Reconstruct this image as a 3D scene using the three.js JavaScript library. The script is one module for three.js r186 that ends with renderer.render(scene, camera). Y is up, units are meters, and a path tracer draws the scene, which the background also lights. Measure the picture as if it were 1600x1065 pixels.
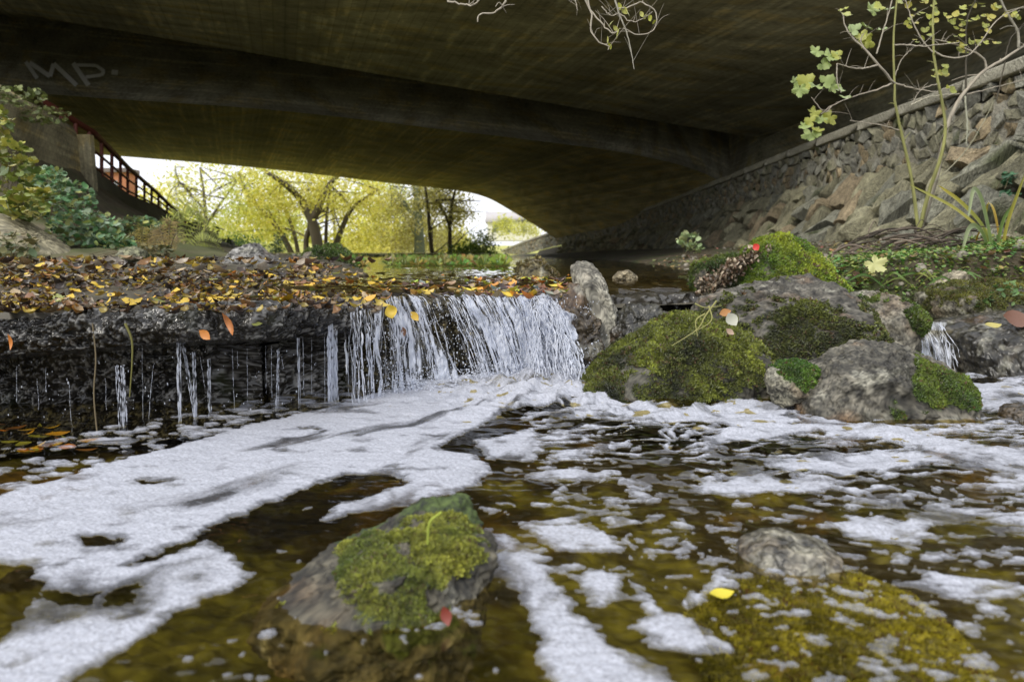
import * as THREE from 'three';
import { mergeVertices, toCreasedNormals } from 'three/addons/utils/BufferGeometryUtils.js';

// ---------------------------------------------------------------- camera, sky, sun, exposure
const FP = 1068, PITCH = Math.atan(137.5 / FP);                 // 24 mm lens over a 36 mm frame that is 1600 pixels wide
const scene = new THREE.Scene();
const camera = new THREE.PerspectiveCamera(2 * Math.atan(532.5 / FP) * 180 / Math.PI, 1024 / 681, 0.05, 3000);
camera.position.set(0, 0.5, 0);
camera.rotation.x = -PITCH;
camera.focus = 2.4;
camera.userData.fStop = 3.5;
const renderer = new THREE.WebGLRenderer({ antialias: true });
renderer.setSize(1024, 681);
renderer.toneMapping = THREE.LinearToneMapping;
renderer.toneMappingExposure = 1.5;
renderer.shadowMap.enabled = true;
{ // an even overcast sky, a little brighter overhead
  const w = 256, h = 128, data = new Float32Array(w * h * 4);
  for (let y = 0; y < h; y++) for (let x = 0; x < w; x++) {
    const up = Math.max(0, Math.sin(((y + 0.5) / h - 0.5) * Math.PI)), l = y < h / 2 ? 0.25 : 0.92 + 0.26 * up, i = (y * w + x) * 4;
    data[i] = l * 0.96; data[i + 1] = l * 0.985; data[i + 2] = l * 1.06; data[i + 3] = 1;
  }
  const sky = new THREE.DataTexture(data, w, h, THREE.RGBAFormat, THREE.FloatType);
  sky.mapping = THREE.EquirectangularReflectionMapping;
  sky.needsUpdate = true;
  scene.background = sky; scene.environment = sky;
}
const sun = new THREE.DirectionalLight(new THREE.Color(1, 0.94, 0.83), 1.5);
sun.position.set(-6.5, 9.5, 7);
sun.castShadow = true;
sun.shadow.radius = 24;
Object.assign(sun.shadow.camera, { left: -30, right: 30, top: 30, bottom: -30, near: 0.5, far: 120 });
sun.position.multiplyScalar(4);
scene.add(sun, sun.target);

// ---------------------------------------------------------------- helpers
const V = (x, y, z) => new THREE.Vector3(x, y, z);
const { cos, sin, abs, max, min, sqrt, PI, atan2, floor, hypot } = Math;
const lerp = (a, b, t) => a + (b - a) * t, clamp = (x, a = 0, b = 1) => (x < a ? a : x > b ? b : x);
const sstep = (a, b, x) => { const t = clamp((x - a) / (b - a)); return t * t * (3 - 2 * t); };
function rng(seed) { let s = seed >>> 0; return () => { s = (s + 0x6d2b79f5) >>> 0; let t = Math.imul(s ^ (s >>> 15), 1 | s); t = (t + Math.imul(t ^ (t >>> 7), 61 | t)) ^ t; return ((t ^ (t >>> 14)) >>> 0) / 4294967296; }; }
const PERM = new Uint8Array(512), GX = new Float64Array(512), GY = new Float64Array(512), GZ = new Float64Array(512);
{ const r = rng(2024), q = [...Array(256).keys()]; for (let i = 255; i > 0; i--) { const j = floor(r() * (i + 1)); [q[i], q[j]] = [q[j], q[i]]; } for (let i = 0; i < 512; i++) { PERM[i] = q[i & 255]; const h = PERM[i] % 12, e = [[1, 1, 0], [-1, 1, 0], [1, -1, 0], [-1, -1, 0], [1, 0, 1], [-1, 0, 1], [1, 0, -1], [-1, 0, -1], [0, 1, 1], [0, -1, 1], [0, 1, -1], [0, -1, -1]][h]; GX[i] = e[0]; GY[i] = e[1]; GZ[i] = e[2]; } }
function N(x, y, z) { // gradient noise, about -1..1
  const fx = floor(x), fy = floor(y), fz = floor(z), X = fx & 255, Y = fy & 255, Z = fz & 255; x -= fx; y -= fy; z -= fz;
  const u = x * x * x * (x * (x * 6 - 15) + 10), v = y * y * y * (y * (y * 6 - 15) + 10), w = z * z * z * (z * (z * 6 - 15) + 10), x1 = x - 1, y1 = y - 1, z1 = z - 1;
  const A = PERM[X] + Y, AA = PERM[A] + Z, AB = PERM[A + 1] + Z, B = PERM[X + 1] + Y, BA = PERM[B] + Z, BB = PERM[B + 1] + Z;
  const a = GX[AA] * x + GY[AA] * y + GZ[AA] * z, b = GX[BA] * x1 + GY[BA] * y + GZ[BA] * z, c = GX[AB] * x + GY[AB] * y1 + GZ[AB] * z, d = GX[BB] * x1 + GY[BB] * y1 + GZ[BB] * z;
  const e = GX[AA + 1] * x + GY[AA + 1] * y + GZ[AA + 1] * z1, f = GX[BA + 1] * x1 + GY[BA + 1] * y + GZ[BA + 1] * z1, g = GX[AB + 1] * x + GY[AB + 1] * y1 + GZ[AB + 1] * z1, h = GX[BB + 1] * x1 + GY[BB + 1] * y1 + GZ[BB + 1] * z1;
  const p = a + u * (b - a), q = c + u * (d - c), r = e + u * (f - e), s = g + u * (h - g), i = p + v * (q - p), j = r + v * (s - r);
  return i + w * (j - i);
}
function fbm(x, y, z, o = 4) { let a = 0.5, s = 0; for (let i = 0; i < o; i++) { s += a * N(x, y, z); x = x * 2.03 + 17.1; y = y * 2.03 + 9.7; z = z * 2.03 + 31.3; a *= 0.5; } return s; }
const CP = cos(PITCH), SP = sin(PITCH);
function ray(u, v) { const x = (u - 800) / FP, y = (532.5 - v) / FP; return V(x, y * CP - SP, -y * SP - CP); }
function at(u, v, d) { const r = ray(u, v), t = d / -r.z; return V(r.x * t, 0.5 + r.y * t, -d); }        // the point d metres ahead seen at a pixel of the 1600 px photograph
function onY(u, v, y) { const r = ray(u, v), t = (y - 0.5) / r.y; return V(r.x * t, y, r.z * t); }      // the point at height y seen there
function mix3(a, b, t) { return [a[0] + (b[0] - a[0]) * t, a[1] + (b[1] - a[1]) * t, a[2] + (b[2] - a[2]) * t]; }
function table(pts) { // piecewise linear function of its first number; value may be a number or several
  return (x) => {
    let i = 0; while (i < pts.length - 2 && x > pts[i + 1][0]) i++;
    const a = pts[i], b = pts[i + 1], t = clamp((x - a[0]) / (b[0] - a[0]));
    return a.length === 2 ? lerp(a[1], b[1], t) : a.slice(1).map((q, k) => lerp(q, b[k + 1], t));
  };
}
const names = {};
function numbered(n) { const k = names[n] = (names[n] ?? -1) + 1; return k ? `${n}_${String(k).padStart(3, '0')}` : n; }
function tag(o, label, category, group, kind) { if (label) o.userData.label = label; if (category) o.userData.category = category; if (group) o.userData.group = group; if (kind) o.userData.kind = kind; return o; }
function thing(name, label, category, pos = V(0, 0, 0), group) { const o = new THREE.Group(); o.name = numbered(name); o.position.copy(pos); scene.add(o); return tag(o, label, category, group); }
function mesh(name, geo, mat, parent = scene) { const m = new THREE.Mesh(geo, mat); m.name = parent === scene ? numbered(name) : name; m.castShadow = m.receiveShadow = true; parent.add(m); return m; }
function struct(name, geo, mat) { const m = mesh(name, geo, mat); m.userData.kind = 'structure'; return m; }
function stuff(name, geo, mat, parent, label) { const m = mesh(name, geo, mat, parent); m.userData.kind = 'stuff'; if (label) m.userData.label = label; return m; }
const col = (r, g, b) => new THREE.Color().setRGB(r, g, b);
function std(c, roughness, more = {}) { return new THREE.MeshStandardMaterial({ color: col(...c), roughness, ...more }); }
function phys(c, roughness, more = {}) { return new THREE.MeshPhysicalMaterial({ color: col(...c), roughness, ...more }); }
const WHITE = [1, 1, 1];

class Soup { // triangles with colours, gathered into one geometry
  constructor() { this.p = []; this.c = []; this.i = []; this.n = 0; this.t = []; }
  vert(x, y, z, c, u = 0, v = 0) { this.p.push(x, y, z); this.c.push(c[0], c[1], c[2]); this.t.push(u, v); return this.n++; }
  tri(a, b, c) { this.i.push(a, b, c); }
  quad(a, b, c, d) { this.i.push(a, b, c, a, c, d); }
  template(t, m, c) { // t: {p:[[x,y,z]], i:[[a,b,c]]}
    const s = this.n, e = m.elements;
    for (let k = 0; k < t.p.length; k++) { const [x, y, z] = t.p[k], q = t.shade ? t.shade[k] : 1; this.vert(e[0] * x + e[4] * y + e[8] * z + e[12], e[1] * x + e[5] * y + e[9] * z + e[13], e[2] * x + e[6] * y + e[10] * z + e[14], q === 1 ? c : [c[0] * q, c[1] * q, c[2] * q], x, z); }
    for (const f of t.i) this.i.push(s + f[0], s + f[1], s + f[2]);
  }
  tube(pts, rad, sides = 6, colf = () => [1, 1, 1], flat = 1) { // pts: Vector3 list, rad(t) radius
    const n = pts.length, rings = [], nb = V(0, 0, 1), tq = V(0, 0, 0), a = V(0, 0, 0), b = V(0, 0, 0);
    for (let k = 0; k < n; k++) {
      tq.subVectors(pts[min(n - 1, k + 1)], pts[max(0, k - 1)]).normalize();
      if (abs(tq.dot(nb)) > 0.95) nb.set(1, 0, 0);
      a.crossVectors(tq, nb).normalize(); b.crossVectors(a, tq); nb.copy(b);
      const r = rad(k / (n - 1)), ring = [];
      for (let s = 0; s < sides; s++) { const w = s / sides * 2 * PI, ca = cos(w) * r, sb = sin(w) * r * flat, p = pts[k]; ring.push(this.vert(p.x + a.x * ca + b.x * sb, p.y + a.y * ca + b.y * sb, p.z + a.z * ca + b.z * sb, colf(k / (n - 1)), s / sides, k)); }
      rings.push(ring);
    }
    for (let k = 0; k < n - 1; k++) for (let s = 0; s < sides; s++) { const s2 = (s + 1) % sides; this.quad(rings[k][s], rings[k + 1][s], rings[k + 1][s2], rings[k][s2]); }
    for (const [ring, e] of [[rings[0], 0], [rings[n - 1], 1]]) { const p = pts[e ? n - 1 : 0], m = this.vert(p.x, p.y, p.z, colf(e)); for (let s = 0; s < sides; s++) e ? this.tri(ring[(s + 1) % sides], ring[s], m) : this.tri(ring[s], ring[(s + 1) % sides], m); }
  }
  box(lo, hi, c = WHITE) { const q = (k) => [k & 1 ? hi[0] : lo[0], k & 2 ? hi[1] : lo[1], k & 4 ? hi[2] : lo[2]]; for (const f of [[0, 2, 3, 1], [4, 5, 7, 6], [0, 1, 5, 4], [2, 6, 7, 3], [0, 4, 6, 2], [1, 3, 7, 5]]) this.quad(...f.map((k) => { const p = q(k); return this.vert(...p, c, p[0] + p[2], p[1]); })); }
  geo(normals = true) {
    const g = new THREE.BufferGeometry();
    g.setAttribute('position', new THREE.Float32BufferAttribute(this.p, 3));
    g.setAttribute('color', new THREE.Float32BufferAttribute(this.c, 3));
    g.setAttribute('uv', new THREE.Float32BufferAttribute(this.t, 2));
    g.setIndex(this.i);
    if (normals) g.computeVertexNormals();
    return g;
  }
}
// a grid of nu x nv points f(u, v) -> [x, y, z, r, g, b, (tu, tv)]; flat: facets
function gridGeo(nu, nv, f, keep) {
  const p = new Float32Array(nu * nv * 3), c = new Float32Array(nu * nv * 3), t = new Float32Array(nu * nv * 2), idx = [];
  for (let j = 0; j < nv; j++) for (let i = 0; i < nu; i++) {
    const q = f(i / (nu - 1), j / (nv - 1), i, j), k = j * nu + i;
    p[k * 3] = q[0]; p[k * 3 + 1] = q[1]; p[k * 3 + 2] = q[2];
    c[k * 3] = q[3] ?? 1; c[k * 3 + 1] = q[4] ?? 1; c[k * 3 + 2] = q[5] ?? 1;
    t[k * 2] = q[6] ?? q[0]; t[k * 2 + 1] = q[7] ?? -q[2];
    if (i < nu - 1 && j < nv - 1 && (!keep || keep(i, j))) idx.push(k, k + 1, k + nu, k + 1, k + nu + 1, k + nu);
  }
  const g = new THREE.BufferGeometry();
  g.setAttribute('position', new THREE.BufferAttribute(p, 3)); g.setAttribute('color', new THREE.BufferAttribute(c, 3)); g.setAttribute('uv', new THREE.BufferAttribute(t, 2));
  g.setIndex(idx); g.computeVertexNormals();
  return g;
}
function rowsAt(rows, u, v) { // rows of Vector3, bilinear
  const j = min(rows.length - 2, floor(v * (rows.length - 1))), fj = v * (rows.length - 1) - j;
  const pick = (r) => { const k = min(r.length - 2, floor(u * (r.length - 1))), t = u * (r.length - 1) - k; return V(0, 0, 0).lerpVectors(r[k], r[k + 1], t); };
  return pick(rows[j]).lerp(pick(rows[j + 1]), fj);
}
function curve(pts, n) { return new THREE.CatmullRomCurve3(pts).getPoints(n); }
function pxCurve(pts, n) { return curve(pts.map((q) => at(q[0], q[1], q[2])), n); }
function inPoly(x, y, poly) { let c = false; for (let i = 0, j = poly.length - 1; i < poly.length; j = i++) { const [xi, yi] = poly[i], [xj, yj] = poly[j]; if ((yi > y) !== (yj > y) && x < (xj - xi) * (y - yi) / (yj - yi) + xi) c = !c; } return c; }
function polyDist(x, y, poly) { // signed: positive inside
  let d = 1e9;
  for (let i = 0, j = poly.length - 1; i < poly.length; j = i++) { const [ax, ay] = poly[j], [bx, by] = poly[i], dx = bx - ax, dy = by - ay, t = clamp(((x - ax) * dx + (y - ay) * dy) / (dx * dx + dy * dy + 1e-12)); d = min(d, hypot(x - ax - dx * t, y - ay - dy * t)); }
  return inPoly(x, y, poly) ? d : -d;
}
function noiseTex(size, f, srgb = false) { // tile of bytes from f(x, y) in 0..1 -> number or rgb
  const d = new Uint8Array(size * size * 4);
  for (let y = 0; y < size; y++) for (let x = 0; x < size; x++) { const q = f(x / size, y / size), i = (y * size + x) * 4; for (let k = 0; k < 3; k++) d[i + k] = clamp(typeof q === 'number' ? q : q[k]) * 255; d[i + 3] = 255; }
  const t = new THREE.DataTexture(d, size, size); t.wrapS = t.wrapT = THREE.RepeatWrapping; t.magFilter = THREE.LinearFilter; t.minFilter = THREE.LinearFilter; t.needsUpdate = true;
  if (srgb) t.colorSpace = THREE.SRGBColorSpace;
  return t;
}
const ring = (x, y, r, o, s = 0) => fbm(cos(x * 2 * PI) * r + s, sin(x * 2 * PI) * r + cos(y * 2 * PI) * r + s, sin(y * 2 * PI) * r - s, o); // repeats at the edges

// ---------------------------------------------------------------- templates
function leafTemplate(outline, fold = 0.15, curl = 0.15) { // outline: half widths along the length 0..1; lies in xz, tip at +z, up y
  const p = [], i = [], n = outline.length;
  for (let k = 0; k < n; k++) { const z = k / (n - 1) - 0.5, w = outline[k], y = curl * (z * z * 2 - 0.25); p.push([-w, y + fold * w, z], [0, y, z], [w, y + fold * w, z]); }
  for (let k = 0; k < n - 1; k++) { const a = k * 3; i.push([a, a + 3, a + 1], [a + 1, a + 3, a + 4], [a + 1, a + 4, a + 2], [a + 2, a + 4, a + 5]); }
  return { p, i };
}
const CURLED = leafTemplate([0.02, 0.2, 0.31, 0.24, 0.15, 0.01], 0.7, 0.7), OVATE = leafTemplate([0.01, 0.2, 0.3, 0.29, 0.18, 0.01], 0.25, 0.25), LANCE = leafTemplate([0.01, 0.09, 0.13, 0.12, 0.08, 0.0], 0.3, 0.35), BROAD = leafTemplate([0.02, 0.3, 0.42, 0.4, 0.26, 0.02], 0.2, 0.3);
const QUADLEAF = { p: [[0, 0, -0.5], [0.3, 0.05, 0.05], [0, 0.02, 0.5], [-0.3, 0.05, -0.05]], i: [[0, 2, 1], [0, 3, 2]] };
function lobed(lobes = 5, deep = 0.5) { // a leaf with pointed lobes in xz, stalk at -z
  const p = [[0, 0, 0]], i = [], n = lobes * 8;
  for (let k = 0; k <= n; k++) {
    const w = (k / n - 0.5) * 2 * PI * 0.9, ph = (k / n * lobes) % 1, tooth = 1 - deep * Math.pow(abs(ph - 0.5) * 2, 1.4), size = 0.55 + 0.45 * cos(w * 0.55), jag = 1 + 0.07 * (k % 2 ? 1 : -1), r = 0.62 * tooth * size * jag;
    p.push([sin(w) * r, 0.16 * cos(lobes * w) * r + 0.2 * r * r * (w > 0 ? 1 : 0.3), cos(w) * r]);
  }
  for (let k = 1; k <= n; k++) i.push([0, k, k + 1]);
  return { p, i };
}
const LOBED = lobed(5, 0.42), LOBED3 = lobed(3, 0.36);
function tmplGeo(t) { const s = new Soup(); s.template(t, new THREE.Matrix4(), WHITE); return s.geo(); }
const M4 = new THREE.Matrix4(), QT = new THREE.Quaternion(), EU = new THREE.Euler(), SC = V(1, 1, 1);
function placeM(pos, rx, ry, rz, sx, sy = sx, sz = sx) { QT.setFromEuler(EU.set(rx, ry, rz, 'YXZ')); return M4.compose(pos, QT, SC.set(sx, sy, sz)).clone(); }
function instanced(name, geo, mat, list, parent = scene, label) { // list: [matrix, [r,g,b]]
  const m = new THREE.InstancedMesh(geo, mat, list.length);
  list.forEach(([q, c], k) => { m.setMatrixAt(k, q); m.setColorAt(k, col(...c)); });
  m.name = parent === scene ? numbered(name) : name; m.userData.kind = 'stuff'; if (label) m.userData.label = label;
  m.castShadow = m.receiveShadow = true; parent.add(m);
  return m;
}
// ---------------------------------------------------------------- shared textures and materials
const grainTex = noiseTex(512, (x, y) => 0.8 + 0.7 * ring(x, y, 2.2, 4) + 0.9 * ring(x, y, 9, 4, 5) + (ring(x, y, 30, 2, 9) > 0.14 ? -0.34 : 0));
const grainBump = noiseTex(512, (x, y) => 0.5 + 0.6 * ring(x, y, 4, 5, 3) + 0.3 * ring(x, y, 22, 3, 8));
const concreteTex = noiseTex(1024, (x, y) => {
  const st = ring(x, y, 1.1, 5, 2), streak = fbm(cos(x * 2 * PI) * 9, sin(x * 2 * PI) * 9, sin(y * 2 * PI) * 0.55 + 4, 4), ochre = sstep(0.02, 0.3, ring(x, y, 1.6, 4, 7) + 0.5 * streak), fine = ring(x, y, 16, 3, 11);
  const board = Math.abs(((x * 44) % 1) - 0.5) > 0.46 ? 0.74 : 1, tone = 0.92 + 0.12 * sin(floor(x * 44) * 12.9898);
  let g = (0.5 + 0.5 * st + 0.22 * streak + 0.36 * fine) * board * tone;
  const pale = sstep(0.14, 0.3, streak + 0.35 * fine) * 0.4;
  g += pale * 0.5;
  return mix3([g * 0.98, g * 0.95, g * 0.82], [g * 1.12, g * 0.92, g * 0.5], ochre * 0.6);
});
const concreteBump = noiseTex(1024, (x, y) => 0.5 + (Math.abs(((x * 44) % 1) - 0.5) > 0.46 ? -0.25 : 0) + 0.06 * sin(floor(x * 44) * 7.7) + 0.3 * ring(x, y, 6, 4, 1));
concreteTex.repeat.set(1 / 5.3, 1 / 5.3); concreteBump.repeat.set(1 / 5.3, 1 / 5.3);
grainTex.repeat.set(1 / 0.5, 1 / 0.5); grainBump.repeat.set(1 / 0.5, 1 / 0.5);
const litOchreMat = std([1, 0.88, 0.5], 0.85, { map: concreteTex, bumpMap: concreteBump, bumpScale: 0.008 });  // ochre-stained concrete, lightened and yellowed for the light from beyond the bridge
const concreteMat = std([0.7, 0.68, 0.58], 0.85, { map: concreteTex, bumpMap: concreteBump, bumpScale: 0.008 });
const wallConcreteMat = std([0.7, 0.66, 0.54], 0.9, { map: concreteTex, bumpMap: concreteBump, bumpScale: 0.006, vertexColors: true });
const wallStoneMat = std(WHITE, 0.85, { vertexColors: true, map: grainTex, bumpMap: grainBump, bumpScale: 0.012 });
const blockMat = std(WHITE, 0.85, { vertexColors: true, map: grainTex, bumpMap: grainBump, bumpScale: 0.035 });
const mortarMat = std([0.36, 0.34, 0.27], 0.95, { map: grainTex, bumpMap: grainBump, bumpScale: 0.01 });
const earthMat = std(WHITE, 0.95, { vertexColors: true });
const leafMat = phys(WHITE, 0.75, { vertexColors: true, transmission: 0.5, side: THREE.DoubleSide });
const instLeafMat = phys(WHITE, 0.7, { transmission: 0.35, side: THREE.DoubleSide });
const barkMat = std(WHITE, 0.9, { vertexColors: true });

// ---------------------------------------------------------------- ground to the horizon, far banks
function far(x, d) { // height of the land beyond the bridge
  const rise = sstep(-2, 6, x - (d - 44) * 0.02) * sstep(34, 60, d), left = sstep(-10, -26, x) * 1.2;
  return 0.3 + rise * 1.5 + sstep(44, 60, d) * 0.14 + left + 0.25 * fbm(x * 0.12, d * 0.12, 3, 3) + sstep(80, 400, d) * 4;
}
{
  const g = gridGeo(120, 110, (a, b) => { const d = 30 + 900 * b * b * b, x = (a - 0.5) * (60 + d * 2.2), n = fbm(x * 0.5, d * 0.5, 1, 4), c = mix3([0.24, 0.28, 0.05], [0.46, 0.42, 0.1], clamp(0.5 + n)); return [x, far(x, d), -d, ...c]; });
  struct('meadow', g, earthMat);
  struct('grassy_spit', gridGeo(120, 70, (a, b) => { const d0 = 8 + 28 * b, u = lerp(380, 800, a), x = (u - 800) / FP * d0, d = d0 + 2.6 * (1 - b) * fbm(x * 0.9, 2, 3, 3), gap = sstep(26, 6, abs(u - 585 - (b - 0.3) * 40)) * sstep(0.9, 0.3, b), e = sstep(0, 0.08, b) * sstep(0, 0.06, 1 - a), n = fbm(x * 2, d * 2, 3, 4), c = mix3([0.16, 0.2, 0.03], [0.4, 0.34, 0.07], clamp(0.5 + n)); return [x, lerp(0.2, 0.4 + 0.06 * n + 0.1 * b, e * (1 - gap)), -d, ...c]; }), earthMat);
  struct('ground', gridGeo(60, 60, (a, b) => { const x = (a - 0.5) * 2400, z = (b - 0.5) * 2400, n = fbm(x * 0.02, z * 0.02, 4, 3); return [x, -0.6, z, 0.06 + 0.03 * n, 0.06 + 0.02 * n, 0.025]; }), earthMat);
}

// ---------------------------------------------------------------- bridge
{
  const bridge = thing('concrete_bridge', 'dark concrete road bridge with two stained soffits crossing above the stream', 'bridge');
  const SLAB = 6.0;
  const loft = (name, a, b, nu, nv, parent, mat, bow = 0) => mesh(name, gridGeo(nu, nv, (u, v) => { const p = rowsAt([a, b], u, v); p.y += bow * sin(v * PI); return [p.x, p.y, p.z, 1, 1, 1, u * 26, v * 13]; }), mat, parent);
  const lift = (list, y) => list.map((p) => V(p.x, y, p.z));
  // near girder
  const f0 = at(200, 50, 13.8), f1 = at(1180, 215, 18.5), e = f1.clone().sub(f0), far_ = [f0.clone().addScaledVector(e, -0.9), f0, f1, f1.clone().addScaledVector(e, 0.5)];
  const back = V(0.318, 0.02, 0.948), near_ = far_.map((p, k) => p.clone().addScaledVector(back, [1.6, 3.4, 10.6, 13.4][k]));
  const girder = loft('girder', near_, far_, 60, 30, bridge, concreteMat);
  mesh('girder_side', gridGeo(4, 3, (u, v) => { const p = rowsAt([far_, lift(far_, SLAB)], u, v); return [p.x, p.y, p.z, 1, 1, 1, u * 26, v * 2]; }), concreteMat, girder);
  mesh('girder_side', gridGeo(4, 3, (u, v) => { const p = rowsAt([near_, lift(near_, SLAB)], u, v); return [p.x, p.y, p.z, 1, 1, 1, u * 26, v * 2]; }), concreteMat, girder);
  const hole = at(1108, 12, 11.6), dh = new Soup(); dh.tube([V(hole.x, hole.y - 0.06, hole.z), V(hole.x, hole.y + 0.2, hole.z)], () => 0.11, 14); mesh('drain_hole', dh.geo(), std([0.02, 0.02, 0.018], 0.8), girder);  // drain hole as a capped stub, its inner darkness put into the colour
  // far girder, haunched towards the right abutment
  const nB = [[-100, 128, 15], [80, 147, 16], [430, 172, 17.6], [700, 203, 18.8], [1000, 243, 20.4], [1110, 275, 21], [1190, 330, 21.5]].map((q) => at(...q));
  const fB = [[-60, 226, 28], [200, 245, 29.5], [400, 262, 31], [600, 285, 32.6], [750, 305, 34], [800, 330, 34.6], [868, 372, 35.4]].map((q) => at(...q));
  const smooth = (l) => new THREE.CatmullRomCurve3(l, false, 'centripetal').getPoints(60);
  const nS = smooth(nB), fS = smooth(fB);
  const web = nS.map((p) => V(p.x - 0.318 * 1.5, SLAB, p.z - 0.948 * 1.5));   // far girder side; its backward lean is made up to keep the face dark
  const gb = loft('girder', nS, fS, 90, 50, bridge, litOchreMat);
  mesh('girder_side', gridGeo(61, 6, (u, v) => { const p = rowsAt([nS, web], u, v); return [p.x, p.y, p.z, 1, 1, 1, v * 2.4, u * 26]; }), concreteMat, gb);
  mesh('girder_side', gridGeo(61, 3, (u, v) => { const p = rowsAt([fS, lift(fS, SLAB)], u, v); return [p.x, p.y, p.z, 1, 1, 1, u * 24, v * 2]; }), concreteMat, gb);
  // deck slab over both
  const corners = [near_[0].clone().add(V(-4, 0, 0.3)), near_[3].clone().add(V(2, 0, 0.3)), fS[60].clone().add(V(9, 0, -0.5)), fS[0].clone().add(V(-7, 0, -0.5))];
  const ds = new Soup(), lo = corners.map((p) => ds.vert(p.x, SLAB, p.z, WHITE, p.x, p.z)), hi = corners.map((p) => ds.vert(p.x, SLAB + 0.7, p.z, WHITE, p.x, p.z));
  ds.quad(...lo); ds.quad(...hi.slice().reverse()); for (let k = 0; k < 4; k++) ds.quad(lo[k], hi[k], hi[(k + 1) % 4], lo[(k + 1) % 4]);
  mesh('deck_slab', ds.geo(), concreteMat, bridge);
  // abutments behind both retaining walls
  const ab = (pts) => gridGeo(pts.length, 8, (u, v) => { const k = Math.round(u * (pts.length - 1)), p = pts[k]; return [p[0], 0.2 + v * (SLAB - 0.2), -p[1], 1, 1, 1, v * 6, u * 20]; });
  mesh('abutment', ab([[7.6, 8], [6.6, 18.8], [6.9, 24], [5.4, 31], [3.1, 35.6]]), concreteMat, bridge);
  mesh('abutment', ab([[-9.6, 9], [-12.5, 15], [-17.4, 29]]), concreteMat, bridge);
  // painted letters on the dark side of the far girder
  const p0 = nS[0], p1 = nS[22]; const nrm = p1.clone().sub(p0).cross(web[0].clone().sub(p0)).normalize(); if (nrm.z < 0) nrm.negate();
 
  const onBeam = (u, v) => { const r = ray(u, v), o = V(0, 0.5, 0), t = p0.clone().sub(o).dot(nrm) / r.dot(nrm); return o.addScaledVector(r, t).addScaledVector(nrm, 0.03); };
  let gs; const paint = std([0.85, 0.85, 0.82], 0.8), stroke = (pts, w) => { for (let k = 0; k < pts.length - 1; k++) { const [ax, ay] = pts[k], [bx, by] = pts[k + 1], l = hypot(bx - ax, by - ay), nx = -(by - ay) / l * w, ny = (bx - ax) / l * w, q = [[ax + nx, ay + ny], [ax - nx, ay - ny], [bx - nx, by - ny], [bx + nx, by + ny]].map(([x, y]) => { const p = onBeam(x, y); return gs.vert(p.x, p.y, p.z + 0.003 * k, WHITE); }); gs.quad(...q); } };
  for (const [what, strokes] of [['letter M', [[[40, 98], [58, 124], 3], [[46, 99], [78, 121], [84, 101], [120, 135], 3.4]]], ['letter P', [[[114, 100], [138, 135], 3.6], [[120, 103], [150, 104], [163, 113], [158, 119], [134, 122], 2.6]]], ['dot', [[[174, 114], [184, 115], 4]]]]) {
    gs = new Soup(); for (const q of strokes) stroke(q.slice(0, -1), q[q.length - 1]);
    mesh('graffiti', gs.geo(), paint, bridge).userData.label = `pale spray-painted ${what} on the dark beam`;
  }
}

// ---------------------------------------------------------------- masonry
function clipPoly(poly, nx, ny, c) { const out = []; for (let k = 0; k < poly.length; k++) { const a = poly[k], b = poly[(k + 1) % poly.length], da = a[0] * nx + a[1] * ny - c, db = b[0] * nx + b[1] * ny - c; if (da <= 0) out.push(a); if (da * db < 0) { const t = da / (da - db); out.push([a[0] + (b[0] - a[0]) * t, a[1] + (b[1] - a[1]) * t]); } } return out; }
function cells(s0, s1, t0, t1, ds, dt, jit, R, tilt = 0) { // irregular cells that fill a strip
  const seeds = [], nt = max(1, Math.round((t1 - t0) / dt)), ht = (t1 - t0) / nt;
  for (let j = 0; j < nt; j++) { let s = s0 - ds * R(); while (s < s1 + ds) { const w = ds * (0.6 + 0.9 * R()); seeds.push([s + w / 2, t0 + (j + 0.5 + (R() - 0.5) * jit) * ht + tilt * sin(s * 1.3)]); s += w; } }
  const k = ds / ht * 0.8, out = [];
  for (const a of seeds) {
    if (a[0] < s0 || a[0] > s1) continue;
    let poly = [[a[0] - ds * 1.6, t0], [a[0] + ds * 1.6, t0], [a[0] + ds * 1.6, t1], [a[0] - ds * 1.6, t1]];
    for (const b of seeds) { if (b === a || abs(b[0] - a[0]) > ds * 3.4) continue; const nx = b[0] - a[0], ny = (b[1] - a[1]) * k * k; poly = clipPoly(poly, nx, ny, (b[0] * b[0] - a[0] * a[0]) / 2 + (b[1] * b[1] - a[1] * a[1]) / 2 * k * k); if (poly.length < 3) break; }
    if (poly.length > 2) out.push(poly);
  }
  return out;
}
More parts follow.
